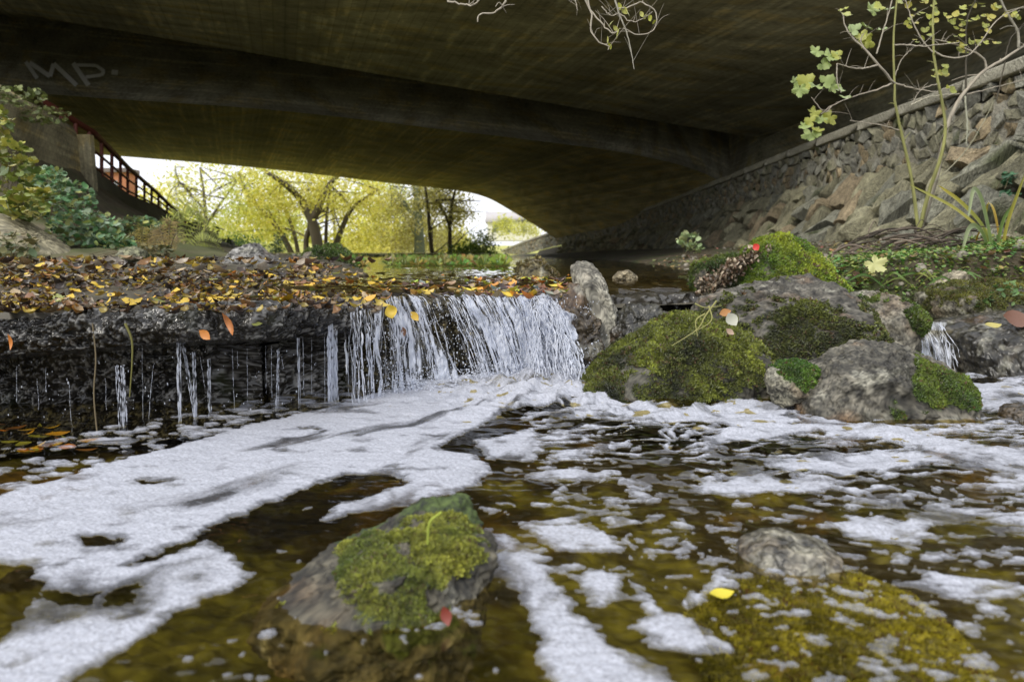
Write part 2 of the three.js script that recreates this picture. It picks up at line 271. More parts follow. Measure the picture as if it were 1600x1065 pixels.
function stonePiece(s, poly, gap, depth, P, R, color, nseg = 16, moss = 0) { // a pillow shaped block standing proud of its bed
  let cx = 0, cy = 0; for (const q of poly) { cx += q[0] / poly.length; cy += q[1] / poly.length; }
  let per = 0; const L = poly.map((a, k) => { const b = poly[(k + 1) % poly.length], l = hypot(b[0] - a[0], b[1] - a[1]); per += l; return l; });
  const rim = [], big = nseg > 16; for (let e = 0; e < poly.length; e++) { const a = poly[e], b = poly[(e + 1) % poly.length], m = L[e] > per * 0.1 ? (big ? 3 : 2) : 1; for (let q = 0; q < m; q++) { const f = q / m, j = q && big ? (R() - 0.5) * 0.1 : 0; rim.push([a[0] + (b[0] - a[0]) * f - (b[1] - a[1]) * j, a[1] + (b[1] - a[1]) * f + (b[0] - a[0]) * j]); } } nseg = rim.length;
  const size = sqrt(per * per / 14), off = R() * 50, tx = (R() - 0.5) * 0.6, ty = (R() - 0.5) * 0.6, rings = [];
  for (const [sc, h] of [[1, -0.5], [1, 0.8], [0.965, 1.0], [0.8, 1.03], [0.55, 1.03], [0.28, 1.0]]) rings.push(rim.map(([x, y]) => {
    const dx = x - cx, dy = y - cy, r = hypot(dx, dy), g = max(0.3, 1 - gap / max(r, 1e-3)), ja = sc < 0.98 && sc > 0.4 ? (R() - 0.5) * 0.1 : 0, px = cx + (dx - dy * ja) * sc * g * (1 + ja), py = cy + (dy + dx * ja) * sc * g * (1 + ja);
    const n = fbm(px * 3.2 / size * 0.5 + off, py * 3.2 / size * 0.5, off, 4), hh = h < 0 ? h * depth : h * depth * (1 + n * 0.7) + (dx * tx + dy * ty) * sc + n * 0.04 * size + 0.045 * size * fbm(px * 7 / size * 0.4 + off, py * 7 / size * 0.4, off + 4, 3) * (sc < 0.97 ? 1 : 0.3);
    const w = 0.75 + 0.9 * fbm(px * 7, py * 7, off + 9, 3) + n * 0.3, m = moss ? clamp((fbm(px * 4 + off, py * 4, 5, 4) + moss - 0.35) * 4) : 0, c = mix3([color[0] * w, color[1] * w, color[2] * w], [0.07, 0.09, 0.018], m), p = P(px + n * 0.03, py + fbm(py * 5, px * 5, off, 2) * 0.03, hh);
    return s.vert(p.x, p.y, p.z, c, px + hh * 0.8, py + hh * 0.6);
  }));
  const mp = P(cx, cy, depth * 1.02), mid = s.vert(mp.x, mp.y, mp.z, color, cx, cy);
  for (let q = 0; q < rings.length - 1; q++) for (let k = 0; k < nseg; k++) { const k2 = (k + 1) % nseg; s.quad(rings[q][k], rings[q][k2], rings[q + 1][k2], rings[q + 1][k]); }
  for (let k = 0; k < nseg; k++) s.tri(rings[5][k], rings[5][(k + 1) % nseg], mid);
}
// the line of the right retaining wall: x, distance ahead, height of its top
const WALL = new THREE.CatmullRomCurve3([V(4.0, 2.16, 3), V(4.24, 2.2, -1), V(4.49, 2.2, -6), V(4.75, 2.24, -11.5), V(5.0, 2.26, -17), V(5.26, 2.28, -22.5), V(4.62, 2.06, -28.3), V(2.1, 1.6, -36), V(-0.9, 0.66, -50)], false, 'centripetal');
const WALLP = WALL.getSpacedPoints(400), WLEN = WALL.getLength();
function wallAt(s) { const f = clamp(s / WLEN, 0, 0.9999) * 400, k = floor(f), a = WALLP[k], b = WALLP[k + 1], t = f - k, p = V(lerp(a.x, b.x, t), lerp(a.y, b.y, t), lerp(a.z, b.z, t)), n = V(b.z - a.z, 0, -(b.x - a.x)).normalize(); return [p, n]; }  // n points to the stream
const PARAPET = 0.68;
{
  const R = rng(11);
  const parapet = thing('stone_parapet', 'mortared rubble wall with a flat coping running under the bridge on the right', 'stone wall');
  const face = (s, t, h) => { const [p, n] = wallAt(s); return V(p.x + n.x * h, p.y - 0.12 - t, p.z + n.z * h); };
  mesh('mortar_core', gridGeo(260, 5, (u, v) => { const p = face(u * WLEN, v * PARAPET, 0.004 - (v === 0 ? 0.35 : 0)); return [p.x, p.y, p.z, 1, 1, 1, u * WLEN, v]; }), mortarMat, parapet);
  { // coping blocks
    let s = 0.4, k = 0;
    while (s < WLEN - 1.5) {
      const w = 0.9 + R() * 0.5, g = new Soup(), tone = 0.4 + R() * 0.1, off = R() * 9, ringN = [];
      for (let i = 0; i <= 5; i++) { const ss = s + 0.008 + (w - 0.016) * i / 5, rr = []; for (const [h, t] of [[-0.42, 0], [0.045, 0], [0.06, 0.016], [0.06, 0.105], [0.045, 0.119], [-0.42, 0.119]]) { const p = face(ss, t - 0.12 + 0.006 * N(ss * 5, h * 9, off), h + 0.008 * N(ss * 4, t * 20, off + 3)), c = tone * (1 + 0.5 * fbm(ss * 6, h * 8, off, 3)); rr.push(g.vert(p.x, p.y, p.z, [c, c * 0.95, c * 0.74], ss, h + t)); } ringN.push(rr); }
      for (let i = 0; i < 5; i++) for (let q = 0; q < 6; q++) g.quad(ringN[i][q], ringN[i][(q + 1) % 6], ringN[i + 1][(q + 1) % 6], ringN[i + 1][q]);
      g.quad(ringN[0][0], ringN[0][1], ringN[0][3], ringN[0][5]); g.quad(ringN[5][5], ringN[5][3], ringN[5][1], ringN[5][0]);
      mesh('coping_stone', g.geo(), wallStoneMat, parapet); s += w; k++;
    }
  }
  const list = cells(4, WLEN - 2, 0, PARAPET, 0.19, 0.15, 1.1, R); let made = 0; const rest = new Soup();
  list.sort((a, b) => a[0][0] - b[0][0]);
  for (const poly of list) {
    const tone = 0.33 + R() * 0.2, warm = R(), c = warm > 0.82 ? [tone * 1.15, tone * 0.92, tone * 0.56] : warm > 0.4 ? [tone, tone * 0.95, tone * 0.66] : [tone * 0.95, tone * 0.93, tone * 0.76];
    const own = poly[0][0] > 6.5 && made < 290, g = own ? new Soup() : rest;
    stonePiece(g, poly, 0.016, 0.012 + 0.018 * R(), face, R, c, own ? 12 : 10, 0.2);
    if (own) { mesh('stone', g.geo(), wallStoneMat, parapet); made++; }
  }
  stuff('rubble_stones', rest.geo(), wallStoneMat, parapet);

  const rev = thing('dry_stone_revetment', 'sloping bank of large rough stone blocks below the mortared wall on the right', 'stone wall');
  const base = (s) => { const [p] = wallAt(s); return p.y - 0.12 - PARAPET; };
  const footY = (s) => lerp(0.42, 0.5, clamp(s / 30));
  const slope = (s, t, h) => { const [p, n] = wallAt(s), y0 = base(s), hgt = max(0.15, y0 - footY(s)), f = t, out = 0.04 + f * min(0.85, hgt * 0.85); return V(p.x + n.x * (out + h * 0.78), y0 - f * hgt + h * 0.6 * 0.6, p.z + n.z * (out + h * 0.78)); };
  mesh('earth_core', gridGeo(200, 6, (u, v) => { const p = slope(u * (WLEN - 12), v * 1.15, -0.05); return [p.x, p.y, p.z, 1, 1, 1, u * 40, v]; }), std([0.05, 0.042, 0.026], 0.95), rev);
  const big = cells(4.5, WLEN - 16, -0.04, 1.12, 0.44, 0.3, 1.05, R, 0.09), restB = new Soup(); made = 0;
  for (const poly of big) {
    const tone = 0.38 + R() * 0.2, w = R(), c = w > 0.9 ? [tone * 1.12, tone * 0.9, tone * 0.56] : w > 0.3 ? [tone, tone * 0.94, tone * 0.6] : [tone * 0.93, tone * 0.92, tone * 0.7];
    const own = made < 290, g = own ? new Soup() : restB;
    stonePiece(g, poly, 0.042, 0.1 + 0.12 * R(), slope, R, c, 22, R() * 0.28);
    if (own) { mesh('stone', toCreasedNormals(g.geo(false), 0.55), blockMat, rev); made++; }
  }
  if (restB.n) stuff('rubble_stones', restB.geo(), wallStoneMat, rev);
}
// ---------------------------------------------------------------- left retaining wall and railing
{
  const w = thing('concrete_wall', 'stained concrete retaining wall with a thin coping on the left bank', 'wall');
  const top = [[-160, 62, 7.4], [0, 150, 9.1], [122, 216, 12.2]].map((q) => at(...q));
  const bottom = top.map((p, k) => V(p.x, [1.2, 1.25, 1.35][k], p.z));
  const c = (v) => { const q = 0.9 + 0.2 * v; return [q, q * 0.97, q * 0.85]; };
  mesh('wall_face', gridGeo(60, 20, (u, v) => { const p = rowsAt([bottom, top], u, v), n = 0.012 * fbm(p.x * 3, p.y * 3, p.z * 3, 3); return [p.x + n, p.y, p.z + n, ...c(fbm(p.x * 2, p.y * 0.7, p.z * 2, 4)), p.y, u * 6]; }), wallConcreteMat, w);
  const cs = new Soup(); cs.tube(curve(top.map((p) => V(p.x - 0.1, p.y + 0.05, p.z - 0.02)), 20), () => 0.15, 4, () => [0.8, 0.78, 0.68], 0.5); mesh('coping', cs.geo(), wallConcreteMat, w);
  const bk = new Soup(), q = top.map((p) => [bk.vert(p.x, p.y, p.z, WHITE), bk.vert(p.x - 2.5, p.y + 0.4, p.z - 1, WHITE)]); bk.quad(q[0][0], q[1][0], q[1][1], q[0][1]); bk.quad(q[1][0], q[2][0], q[2][1], q[1][1]); mesh('backfill', bk.geo(), std([0.06, 0.055, 0.03], 0.95), w);
  const pa = at(120, 213, 12.2), pb = at(146, 213, 12.3), pier = new Soup(); pier.box([pa.x, 1.15, pa.z - 0.1], [pb.x, pa.y + 0.03, pa.z + 0.02], [1.3, 1.28, 1.15]); mesh('end_pier', pier.geo(), wallConcreteMat, w);

  const lowWall = thing('stone_retaining_wall', 'low dark wall stepping down below the rusty railing on the left', 'wall');
  const lt = [[146, 262, 13], [200, 302, 18], [245, 322, 22], [285, 347, 26], [335, 372, 31], [390, 398, 38]].map((k) => at(...k));
  mesh('wall_face', gridGeo(50, 8, (u, v) => { const p = rowsAt([lt.map((k) => V(k.x + 0.2, 0.2, k.z)), lt], u, v), n = 0.06 * fbm(p.x * 2, p.y * 2, p.z * 2, 3), k = 0.14 + 0.1 * fbm(p.x * 3, p.y * 3, p.z, 3); return [p.x + n, p.y, p.z + n, k, k * 0.95, k * 0.7]; }), earthMat, lowWall);
  mesh('backfill', gridGeo(50, 3, (u, v) => { const p = rowsAt([lt, lt.map((k) => V(k.x - 2.5, k.y + 0.1, k.z - 1))], u, v); return [p.x, p.y, p.z, 0.08, 0.08, 0.03]; }), earthMat, lowWall);

  const rail = thing('metal_railing', 'rust red metal railing stepping down along the left bank under the bridge', 'railing');
  const rustMat = std([0.16, 0.04, 0.025], 0.6);
  const rt = [[62, 155, 11.9], [146, 207, 13], [200, 262, 18], [245, 301, 22], [290, 345, 26.2]].map((k) => at(...k)), rb = [[62, 222, 11.9], [146, 268, 13], [200, 304, 18], [245, 324, 22], [290, 352, 26.2]].map((k) => at(...k));
  for (let k = 0; k < 3; k++) { const s = new Soup(); s.tube(rt.map((p, i) => p.clone().lerp(rb[i], [0, 0.45, 0.86][k])), () => [0.06, 0.03, 0.03][k], 6); mesh('rail', s.geo(), rustMat, rail); }
  for (let k = 0; k < 15; k++) { const f = (k + 0.4) / 15, a = rowsAt([rt, rt], f, 0), b = rowsAt([rb, rb], f, 0), s = new Soup(); s.tube([b, a], () => 0.04, 6); mesh('post', s.geo(), rustMat, rail); }
}

// ---------------------------------------------------------------- banks, bar and beds
const lipT = table([[-400, 520, 1.8], [-80, 508, 1.9], [0, 500, 1.93], [100, 493, 1.95], [200, 487, 1.98], [300, 482, 2.0], [400, 480, 2.05], [500, 476, 2.25], [560, 471, 2.45], [620, 465, 2.56], [700, 460, 2.7], [800, 459, 2.82], [880, 463, 2.92], [960, 470, 3.0]]);
function barY(x, d) { // gravel bar above the weir, sinking under the water on its right
  const edge = table([[2, -0.42], [2.6, -0.55], [4, -0.75], [6, -1.3], [8, -2.4], [14, -6]])(d), f = sstep(edge + 0.35, edge - 0.3, x);
  const top = 0.325 + 0.024 * (d - 2) + 0.02 * fbm(x * 2.2, d * 2.2, 1, 3) + 0.02 * sstep(-1, -2.2, x), bed = 0.27 + 0.03 * fbm(x * 3, d * 3, 8, 3);
  return lerp(bed, top, f) + 0.012 * fbm(x * 14, d * 14, 2, 3) * (0.4 + f);
}
function pebble(x, y, z, k = 1) { const n = fbm(x * 9, y * 9, z * 9, 4), q = fbm(x * 40, y * 40, z * 40, 2); return [(0.075 + 0.06 * n + 0.06 * q) * k, (0.066 + 0.055 * n + 0.055 * q) * k, (0.045 + 0.04 * n + 0.045 * q) * k]; }
const wetEarth = std(WHITE, 0.45, { vertexColors: true });
{
  struct('gravel_bar', gridGeo(330, 220, (a, b) => { const d0 = 1.86, d = d0 + 9.5 * b * b, x = lerp(-1.9 - d * 0.72, 1.0 + 0.1 * d, a), y = barY(x, d); return [x, d < 2.9 && d < lipT(800 + x / max(d, 0.1) * FP)[1] + 0.05 ? y - 0.05 - 0.2 * max(0, lipT(800 + x / d * FP)[1] - d) : y, -d, ...pebble(x, y, d)]; }, (i, j) => { const b = j / 219, a = i / 329, d = 1.86 + 9.5 * b * b, x = lerp(-1.9 - d * 0.72, 1.0 + 0.1 * d, a); return d > lipT(800 + x / d * FP)[1] + 0.03; }), wetEarth);
  struct('upper_stream_bed', gridGeo(60, 60, (a, b) => { const d = 3.5 + 50 * b * b, x = lerp(-3 - d * 0.4, 0.7 + d * 0.16, a); return [x, 0.2 + 0.04 * fbm(x * 2, d * 2, 5, 3), -d, ...pebble(x, 1, d)]; }), wetEarth);
  // left bank
  const L0 = [[-420, 432, 3.6], [-150, 415, 4.2], [0, 408, 4.8], [200, 406, 5.6], [380, 404, 7.5], [470, 411, 13], [540, 410, 30]].map((q) => at(...q));
  const L1 = [[-420, 300, 5], [-150, 330, 5.6], [0, 340, 6.4], [100, 350, 7.5], [230, 356, 10], [330, 388, 19], [470, 402, 34]].map((q) => at(...q));
  const L2 = [[-420, 130, 6.6], [-150, 200, 7.6], [0, 232, 9.1], [125, 268, 12.2], [200, 318, 17.5], [285, 356, 25.5], [400, 400, 38]].map((q) => at(...q));
  const LB = [L0.map((p) => V(p.x + 0.5, 0.24, p.z + 0.6)), L0, L1, L2];
  globalThis.leftBank = (u, v) => rowsAt(LB, u, v);
  struct('left_bank', gridGeo(160, 90, (u, v) => { const p = rowsAt(LB, u, v), n = fbm(p.x * 1.1, p.y * 1.1, p.z * 1.1, 4), g = sstep(0.0, 0.3, fbm(p.x * 0.8, p.y, p.z * 0.8, 3)), c = mix3([0.12, 0.1, 0.06], [0.08, 0.09, 0.03], g), q = 0.8 + n + 0.6 * fbm(p.x * 8, p.y * 8, p.z * 8, 2); return [p.x, p.y + 0.16 * n, p.z, c[0] * q, c[1] * q, c[2] * q]; }), earthMat);
  // right bank, between the stream and the foot of the stone blocks
  const edgeX = table([[2.6, 2.3], [3.3, 1.2], [4, 1.05], [6, 1.45], [10, 1.9], [20, 2.0], [30, 0.9], [40, -0.5]]);
  globalThis.rightBankY = (x, d) => { const e = edgeX(d), f = clamp((x - e) / max(0.8, 3.7 - e)), y = 0.24 + sstep(0, 0.14, f) * 0.1 + f * 0.26 + 0.035 * fbm(x * 2.4, d * 2.4, 6, 4), front = sstep(1.15, 1.4, x); return lerp(y, 0.1, front * sstep(3.85, 3.6, d)) - sstep(3.1, 2.9, d) * 0.5 - (1 - front) * sstep(3.3, 3.05, d) * 0.3; };
  struct('right_bank', gridGeo(130, 150, (a, b) => { const d = 2.7 + 40 * b * b, e = edgeX(d) - 0.12, x = lerp(e, 5.4, a), y = rightBankY(x, d) - (a === 0 ? 0.2 : 0), n = fbm(x * 3, d * 3, 2, 4), g = sstep(-0.05, 0.2, fbm(x * 1.4, d * 1.4, 9, 3)), c = mix3([0.085, 0.068, 0.04], [0.06, 0.085, 0.02], g * 0.7), q = 0.85 + n + 0.7 * fbm(x * 17, d * 17, 1, 2); return [x, y + 0.012 * fbm(x * 22, d * 22, 3, 2), -d, c[0] * q, c[1] * q, c[2] * q]; }), earthMat);
}
// ---------------------------------------------------------------- the weir ledge
const lipP = (u) => { const [v, d] = lipT(u); return at(u, v, d); };
const hang = (u) => sstep(610, 470, u);                                       // the left part juts out over a hollow
function weirPoint(u, q) { // q 0..1 from the deck over the lip and down
  const p = lipP(u), n = lipP(u + 8).sub(lipP(u - 8)), f = V(-n.z, 0, n.x).normalize().multiplyScalar(-1); if (f.z < 0) f.multiplyScalar(-1);
  const a = hang(u), H = table([[0, -0.4, -0.06], [0.14, -0.1, -0.008], [0.24, -0.012, 0.002], [0.3, 0.02, -0.02], [0.42, 0.028, -0.06], [0.5, 0.0, -0.1], [0.57, -0.12, -0.125], [0.68, -0.3, -0.14], [0.8, -0.36, -0.26], [1, -0.22, -0.44]])(q);
  const S = table([[0, -0.4, -0.05], [0.14, -0.12, -0.008], [0.24, -0.03, 0.0], [0.3, 0.02, -0.02], [0.42, 0.04, -0.07], [0.6, 0.055, -0.17], [0.8, 0.06, -0.28], [1, 0.07, -0.44]])(q);
  const o = lerp(S[0], H[0], a), y = lerp(S[1], H[1], a);
  return [p.x + f.x * o, p.y + y, p.z + f.z * o, f];
}
const wetRockMat = std(WHITE, 0.18, { vertexColors: true });
{
  const w = thing('rock_weir', 'dark dripping rock ledge across the stream that the water falls over', 'weir');
  const g = gridGeo(860, 200, (a, b) => {
    const u = lerp(-330, 918, a), [x, y, z, f] = weirPoint(u, b), k = sstep(0.02, 0.2, b), cut = 0.45 + 0.55 * hang(u);
    const n1 = fbm(x * 3.4, y * 5, z * 3.4, 4), n2 = 1 - 2 * abs(fbm(x * 11, y * 14, z * 11, 4)), n3 = fbm(x * 42, y * 42, z * 42, 3), n4 = N(x * 120, y * 120, z * 120);
    const h = k * (0.1 * n1 * cut + 0.03 * (n2 - 0.6) + 0.02 * n3 + 0.0035 * n4), up = 0.6 * sstep(0.45, 0.1, b);
    const q = 0.6 + 0.9 * n3 + 0.9 * n1 + 0.3 * n4, gr = sstep(0.1, 0.3, fbm(x * 5 + 4, y * 5, z * 5, 3)) * 0.5, c = mix3([0.03, 0.027, 0.022], [0.028, 0.036, 0.012], gr), pale = sstep(0.12, 0.34, n3 + 0.5 * n4) * 0.16;
    return [x + f.x * h * (1 - up), y + h * (up + 0.2 * (1 - up)), z + f.z * h * (1 - up), max(0.006, c[0] * q + pale), max(0.006, c[1] * q + pale * 0.98), max(0.004, c[2] * q + pale * 0.92)];
  });
  mesh('ledge', g, wetRockMat, w);
}
// ---------------------------------------------------------------- stream beds and water
const streamBed = (x, d) => -0.16 + 0.06 * fbm(x * 1.6, d * 1.6, 12, 3) + 0.035 * fbm(x * 7, d * 7, 3, 4) + 0.06 * sstep(1.25, 0.7, d);
{
  const tint = (x, d) => {
    const n = fbm(x * 2.1 + 3, d * 2.1, 2, 4), m = fbm(x * 9, d * 9, 6, 4), f = fbm(x * 34, d * 34, 4, 3), alg = sstep(0.02, 0.16, n + 0.5 * m + 0.6 * sstep(1.35, 0.95, d)), amber = sstep(0.05, 0.2, fbm(x * 1.7, d * 1.7, 21, 3) + 0.3 * m), q = 0.85 + 1.2 * f + 0.7 * m;
    let c = mix3([0.06, 0.046, 0.02], [0.26, 0.16, 0.03], amber); c = mix3(c, [0.28, 0.28, 0.05], alg * (0.55 + 0.4 * clamp(0.5 + 2 * f)));
    return c.map((t) => max(0.005, t * q * 0.42));
  };
  struct('stream_bed', gridGeo(420, 420, (a, b) => { const d = lerp(0.25, 3.6, b), x = (a - 0.5) * (1.2 + d * 2.0) * 1.25, f = fbm(x * 30, d * 30, 7, 3); return [x, streamBed(x, d) + 0.022 * f, -d, ...tint(x, d)]; }), std(WHITE, 0.9, { vertexColors: true }));
}
const rough = (x, d) => clamp(0.16 + 1.3 * sstep(0.75, 0.0, hypot((x - 0.18) * 0.8, d - 2.35)) + 0.75 * sstep(-0.1, 0.7, x) * sstep(0.8, 1.5, d) + 0.15 * sstep(1.4, 2.2, x), 0, 1.5); // how broken the water is
function wave(x, d) {
  const a = rough(x, d), k = x * 0.5 - d * 1.0;
  return a * (0.010 * fbm(x * 4.5 + 2, d * 8.5, 3, 3) + 0.02 * fbm(x * 2.2, d * 5, 11, 2)) + a * 0.006 * N(x * 18, d * 30, 4) + 0.0016 * N(x * 26, d * 44, 9) + 0.0012 * fbm(x * 50, d * 80, 2, 2) + a * 0.004 * sin(k * 22 + 3 * N(x * 3, d * 3, 2)) + 0.06 * sstep(0.5, 0.0, hypot((x - 0.1) * 0.6, d - 2.52)) * (0.6 + 1.3 * fbm(x * 9, d * 11, 5, 4));
}
const waterMat = phys([0.8, 0.72, 0.46], 0.03, { transmission: 1, thickness: 0, ior: 1.33, side: THREE.DoubleSide });
struct('water', gridGeo(620, 520, (a, b) => { const d = 0.3 + 3.5 * Math.pow(b, 1.25), x = (a - 0.5) * (1.4 + d * 2.1); return [x, wave(x, d), -d]; }), waterMat);
const clearMat = phys([0.74, 0.68, 0.5], 0.03, { transmission: 1, thickness: 0, ior: 1.33, side: THREE.DoubleSide });
{ // the stream above the weir, with a lip that bends over
  const lipD = table([[-3, 3.4], [-0.7, 2.6], [-0.55, 2.44], [-0.43, 2.55], [-0.25, 2.69], [0, 2.81], [0.22, 2.91], [0.4, 3.0], [0.5, 3.2], [0.95, 3.3], [1.4, 3.3]]);
  const lipY = (x) => 0.345 - 0.012 * sstep(-0.3, 0.2, x);
  struct('upper_stream', gridGeo(300, 260, (a, b) => { const x0 = lerp(-1.0, 1.35, a), d0 = lipD(x0), d = d0 + 60 * Math.pow(b, 3.4), x = x0 + (d - d0) * lerp(-0.3, 0.22, a), r = 0.011 / (1 + d * 0.06); return [x, lipY(x0) + 0.012 * sstep(0, 0.3, d - d0) + r * fbm(x * 14, d * 26, 2, 3) + r * 1.2 * N(x * 5, d * 9, 3) - 0.02 * sstep(0.05, 0, d - d0), -d]; }), clearMat);
  // the thin sheet of water that slides over the rock
  struct('water_sheet', gridGeo(300, 130, (a, b) => { const u = lerp(556, 905, a), q = lerp(0.12, 0.99, b), [x, y, z, f] = weirPoint(u, q), s = 0.016, n = 0.016 * fbm(u * 0.07 - q * 1.5, q * 3, 4, 4) + 0.008 * N(u * 0.25 - q * 5, q * 5, 2); return [x + f.x * (s + n * b), y + 0.012 * (1 - b), z + f.z * (s + n)]; }), clearMat);
}
// wet rock step that carries the upper stream past the right end of the falls
struct('rock_step', gridGeo(150, 70, (a, b) => { const x = lerp(0.32, 1.45, a), q = b * 1.0, y = lerp(0.345, -0.12, sstep(0.25, 1, q)), z = -(lerp(3.45, 3.12, sstep(0, 0.4, q)) - 0.1 * sstep(0.4, 1, q) - 0.12 * fbm(x * 4, 2, 3, 3)), n = fbm(x * 6, y * 6, z * 6, 4), f = fbm(x * 34, y * 34, z * 34, 3), c = 0.035 + 0.03 * n + 0.04 * f; return [x + 0.02 * f, y + 0.05 * n * sstep(0.1, 0.4, b) - 0.03, z + 0.09 * n + 0.03 * f, max(0.008, c * 1.1), max(0.008, c), max(0.006, c * 0.8)]; }), wetRockMat);
// ---------------------------------------------------------------- falling water
const whiteWater = phys([0.84, 0.87, 0.94], 0.16, { transmission: 0.55, thickness: 0, ior: 1.33, side: THREE.DoubleSide });
const frothMat = phys([0.7, 0.73, 0.8], 0.4, { transmission: 0.35, thickness: 0, ior: 1.33, side: THREE.DoubleSide });
function strand(s, u0, u1, d0, vEnd, dEnd, r, R, brk, start = 0, wig = 0.01) { // a thread of water from the lip to the pool
  const A = weirPoint(u0, 0.26), B = at(u1, vEnd, dEnd), n = 26, pts = [], ph = R() * 40; B.y = max(B.y, -0.01);
  for (let k = 0; k <= n; k++) { const t = lerp(start, 1, k / n), fall = t < 0.08 ? t * 0.3 : 0.024 + (t - 0.08) / 0.92 * 0.976, x = lerp(A[0], B.x, Math.pow(t, 0.8)) + wig * fbm(t * 3.2 + ph, ph, 1, 3), z = lerp(A[2] + 0.045, B.z + 0.04, Math.pow(t, 0.65)) + wig * fbm(t * 3.2, ph, 8, 3), y = lerp(A[1] + 0.008, B.y, Math.pow(fall, 1.25)); pts.push(V(x, y, z)); }
  s.tube(pts, (t) => r * clamp(0.55 + 1.9 * N(t * 9 * brk + ph, ph, 3) + 0.7 * N(t * 24 * brk, ph, 5) + (1 - t) * 0.15, 0.03, 2), 5, () => WHITE, 0.5);
}
{
  const R = rng(5), falls = new THREE.Group(); falls.name = 'waterfall'; falls.userData.kind = 'structure'; scene.add(falls);
  const startToEnd = table([[545, 548, 634, 2.22], [575, 583, 622, 2.34], [620, 640, 613, 2.46], [660, 708, 606, 2.54], [700, 768, 601, 2.6], [760, 820, 596, 2.66], [800, 846, 593, 2.7], [835, 870, 591, 2.72], [862, 888, 588, 2.74], [885, 905, 586, 2.78]]);
  const dens = table([[548, 0.25], [575, 0.5], [615, 0.7], [650, 0.7], [668, 0.45], [690, 0.5], [705, 0.95], [800, 1], [900, 1]]);
  const groups = [[548, 615, 70], [615, 690, 46], [690, 770, 50], [770, 840, 50]];
  for (const [a, b, n] of groups) {
    const s = new Soup();
    for (let k = 0; k < n; k++) { const u = lerp(a, b, R()); if (R() > dens(u) * clamp(0.75 + 2.2 * N(u * 0.045, 3.3, 7) + 1.2 * N(u * 0.16, 1, 2))) continue; const [e, v, d] = startToEnd(u), late = R() < 0.5 ? R() * 0.45 : 0; strand(s, u, e + (R() - 0.5) * 18, 0, v + (R() - 0.5) * 8, d + (R() - 0.5) * 0.05, 0.0012 + 0.003 * R() * R() * R() + (u > 700 ? 0.0003 : 0), R, 1 + 1.4 * R(), late, 0.024); }
    mesh('water_curtain', s.geo(), whiteWater, falls);
  }
  { // broken sheets of white water, torn into streaks
    const nu = 620, nv = 240, P = [], G = new Float32Array(nu * nv), s = new Soup(), ids = new Map();
    const thr = table([[545, 0.5], [575, 0.3], [615, 0.1], [655, 0.12], [672, 0.34], [695, 0.3], [712, 0.06], [800, 0.02], [835, -0.08], [905, -0.1]]);
    for (let j = 0; j < nv; j++) for (let i = 0; i < nu; i++) {
      const u = lerp(545, 884, i / (nu - 1)), t = j / (nv - 1), [eu, ev, ed] = startToEnd(u), A = weirPoint(u, 0.24), B = at(eu, ev + 4, ed), jet = sstep(815, 845, u);
      const fall = t < 0.1 ? t * 0.35 : 0.035 + (t - 0.1) / 0.9 * 0.965, n = fbm(u * 0.06 + t * 1.2, t * 2.4, 3, 4);
      const x = lerp(A[0], B.x, Math.pow(t, 0.8)) + jet * 0.05 * fbm(t * 5, u * 0.02, 3, 3), y = lerp(A[1] + 0.01, min(B.y, 0.02), Math.pow(fall, 1.25)) + jet * 0.03 * fbm(t * 7, u * 0.05, 9, 3), z = lerp(A[2] + 0.035, B.z + 0.05, Math.pow(t, 0.65)) + 0.05 * n + jet * (0.07 * sin(t * PI) + 0.06 * fbm(t * 6, u * 0.05, 1, 3));
      P.push([x, y, z]);
      const w = u + 9 * fbm(t * 3, u * 0.03, 5, 3) + jet * 26 * fbm(t * 4, u * 0.04, 2, 3);
      G[j * nu + i] = fbm(w * 0.055, t * 0.9 + 3, 1, 3) * 1.1 + 1.0 * fbm(w * 0.2, t * (2.2 + jet * 4) + w * 0.004, 7, 3) + 0.5 * fbm(w * 0.5, t * 9, 2, 3) - thr(u) - 0.22 * sstep(0.2, 0, t) + 0.1 * sstep(0.75, 1, t) + 0.12 * sstep(0.2, 0.04, t) * sstep(0, 0.2, fbm(u * 0.05, 2, 2, 2));
    }
    const vert = (x, y, z, k) => s.vert(x, y, z, WHITE);
    const V0 = (k) => { if (!ids.has(k)) { const p = P[k], h = 0.012 * sqrt(clamp(G[k] / 0.25)) * (0.7 + 0.9 * N(p[0] * 90, p[1] * 40, p[2] * 40)); ids.set(k, vert(p[0], p[1], p[2] + h)); } return ids.get(k); };
    const E0 = (a, b) => { const key = a < b ? a * 1e6 + b : b * 1e6 + a; if (!ids.has(-key)) { const t = G[a] / (G[a] - G[b]), p = P[a], q = P[b]; ids.set(-key, vert(lerp(p[0], q[0], t), lerp(p[1], q[1], t), lerp(p[2], q[2], t) - 0.003)); } return ids.get(-key); };
    const cell = (a, b, c) => { const q = [a, b, c], out = []; for (let k = 0; k < 3; k++) { const m = q[k], n = q[(k + 1) % 3]; if (G[m] > 0) out.push(V0(m)); if ((G[m] > 0) !== (G[n] > 0)) out.push(E0(m, n)); } for (let k = 1; k < out.length - 1; k++) s.tri(out[0], out[k + 1], out[k]); };
    for (let j = 0; j < nv - 1; j++) for (let i = 0; i < nu - 1; i++) { const a = j * nu + i; cell(a, a + 1, a + nu); cell(a + 1, a + nu + 1, a + nu); }
    mesh('water_curtain', s.geo(), whiteWater, falls);
    const g = gridGeo(nu, nv, (a, b, i, j) => P[j * nu + i].map((q, c) => (c === 2 ? q - 0.006 : q))), rgba = new Float32Array(nu * nv * 4).fill(1); // the thinner water between the streaks
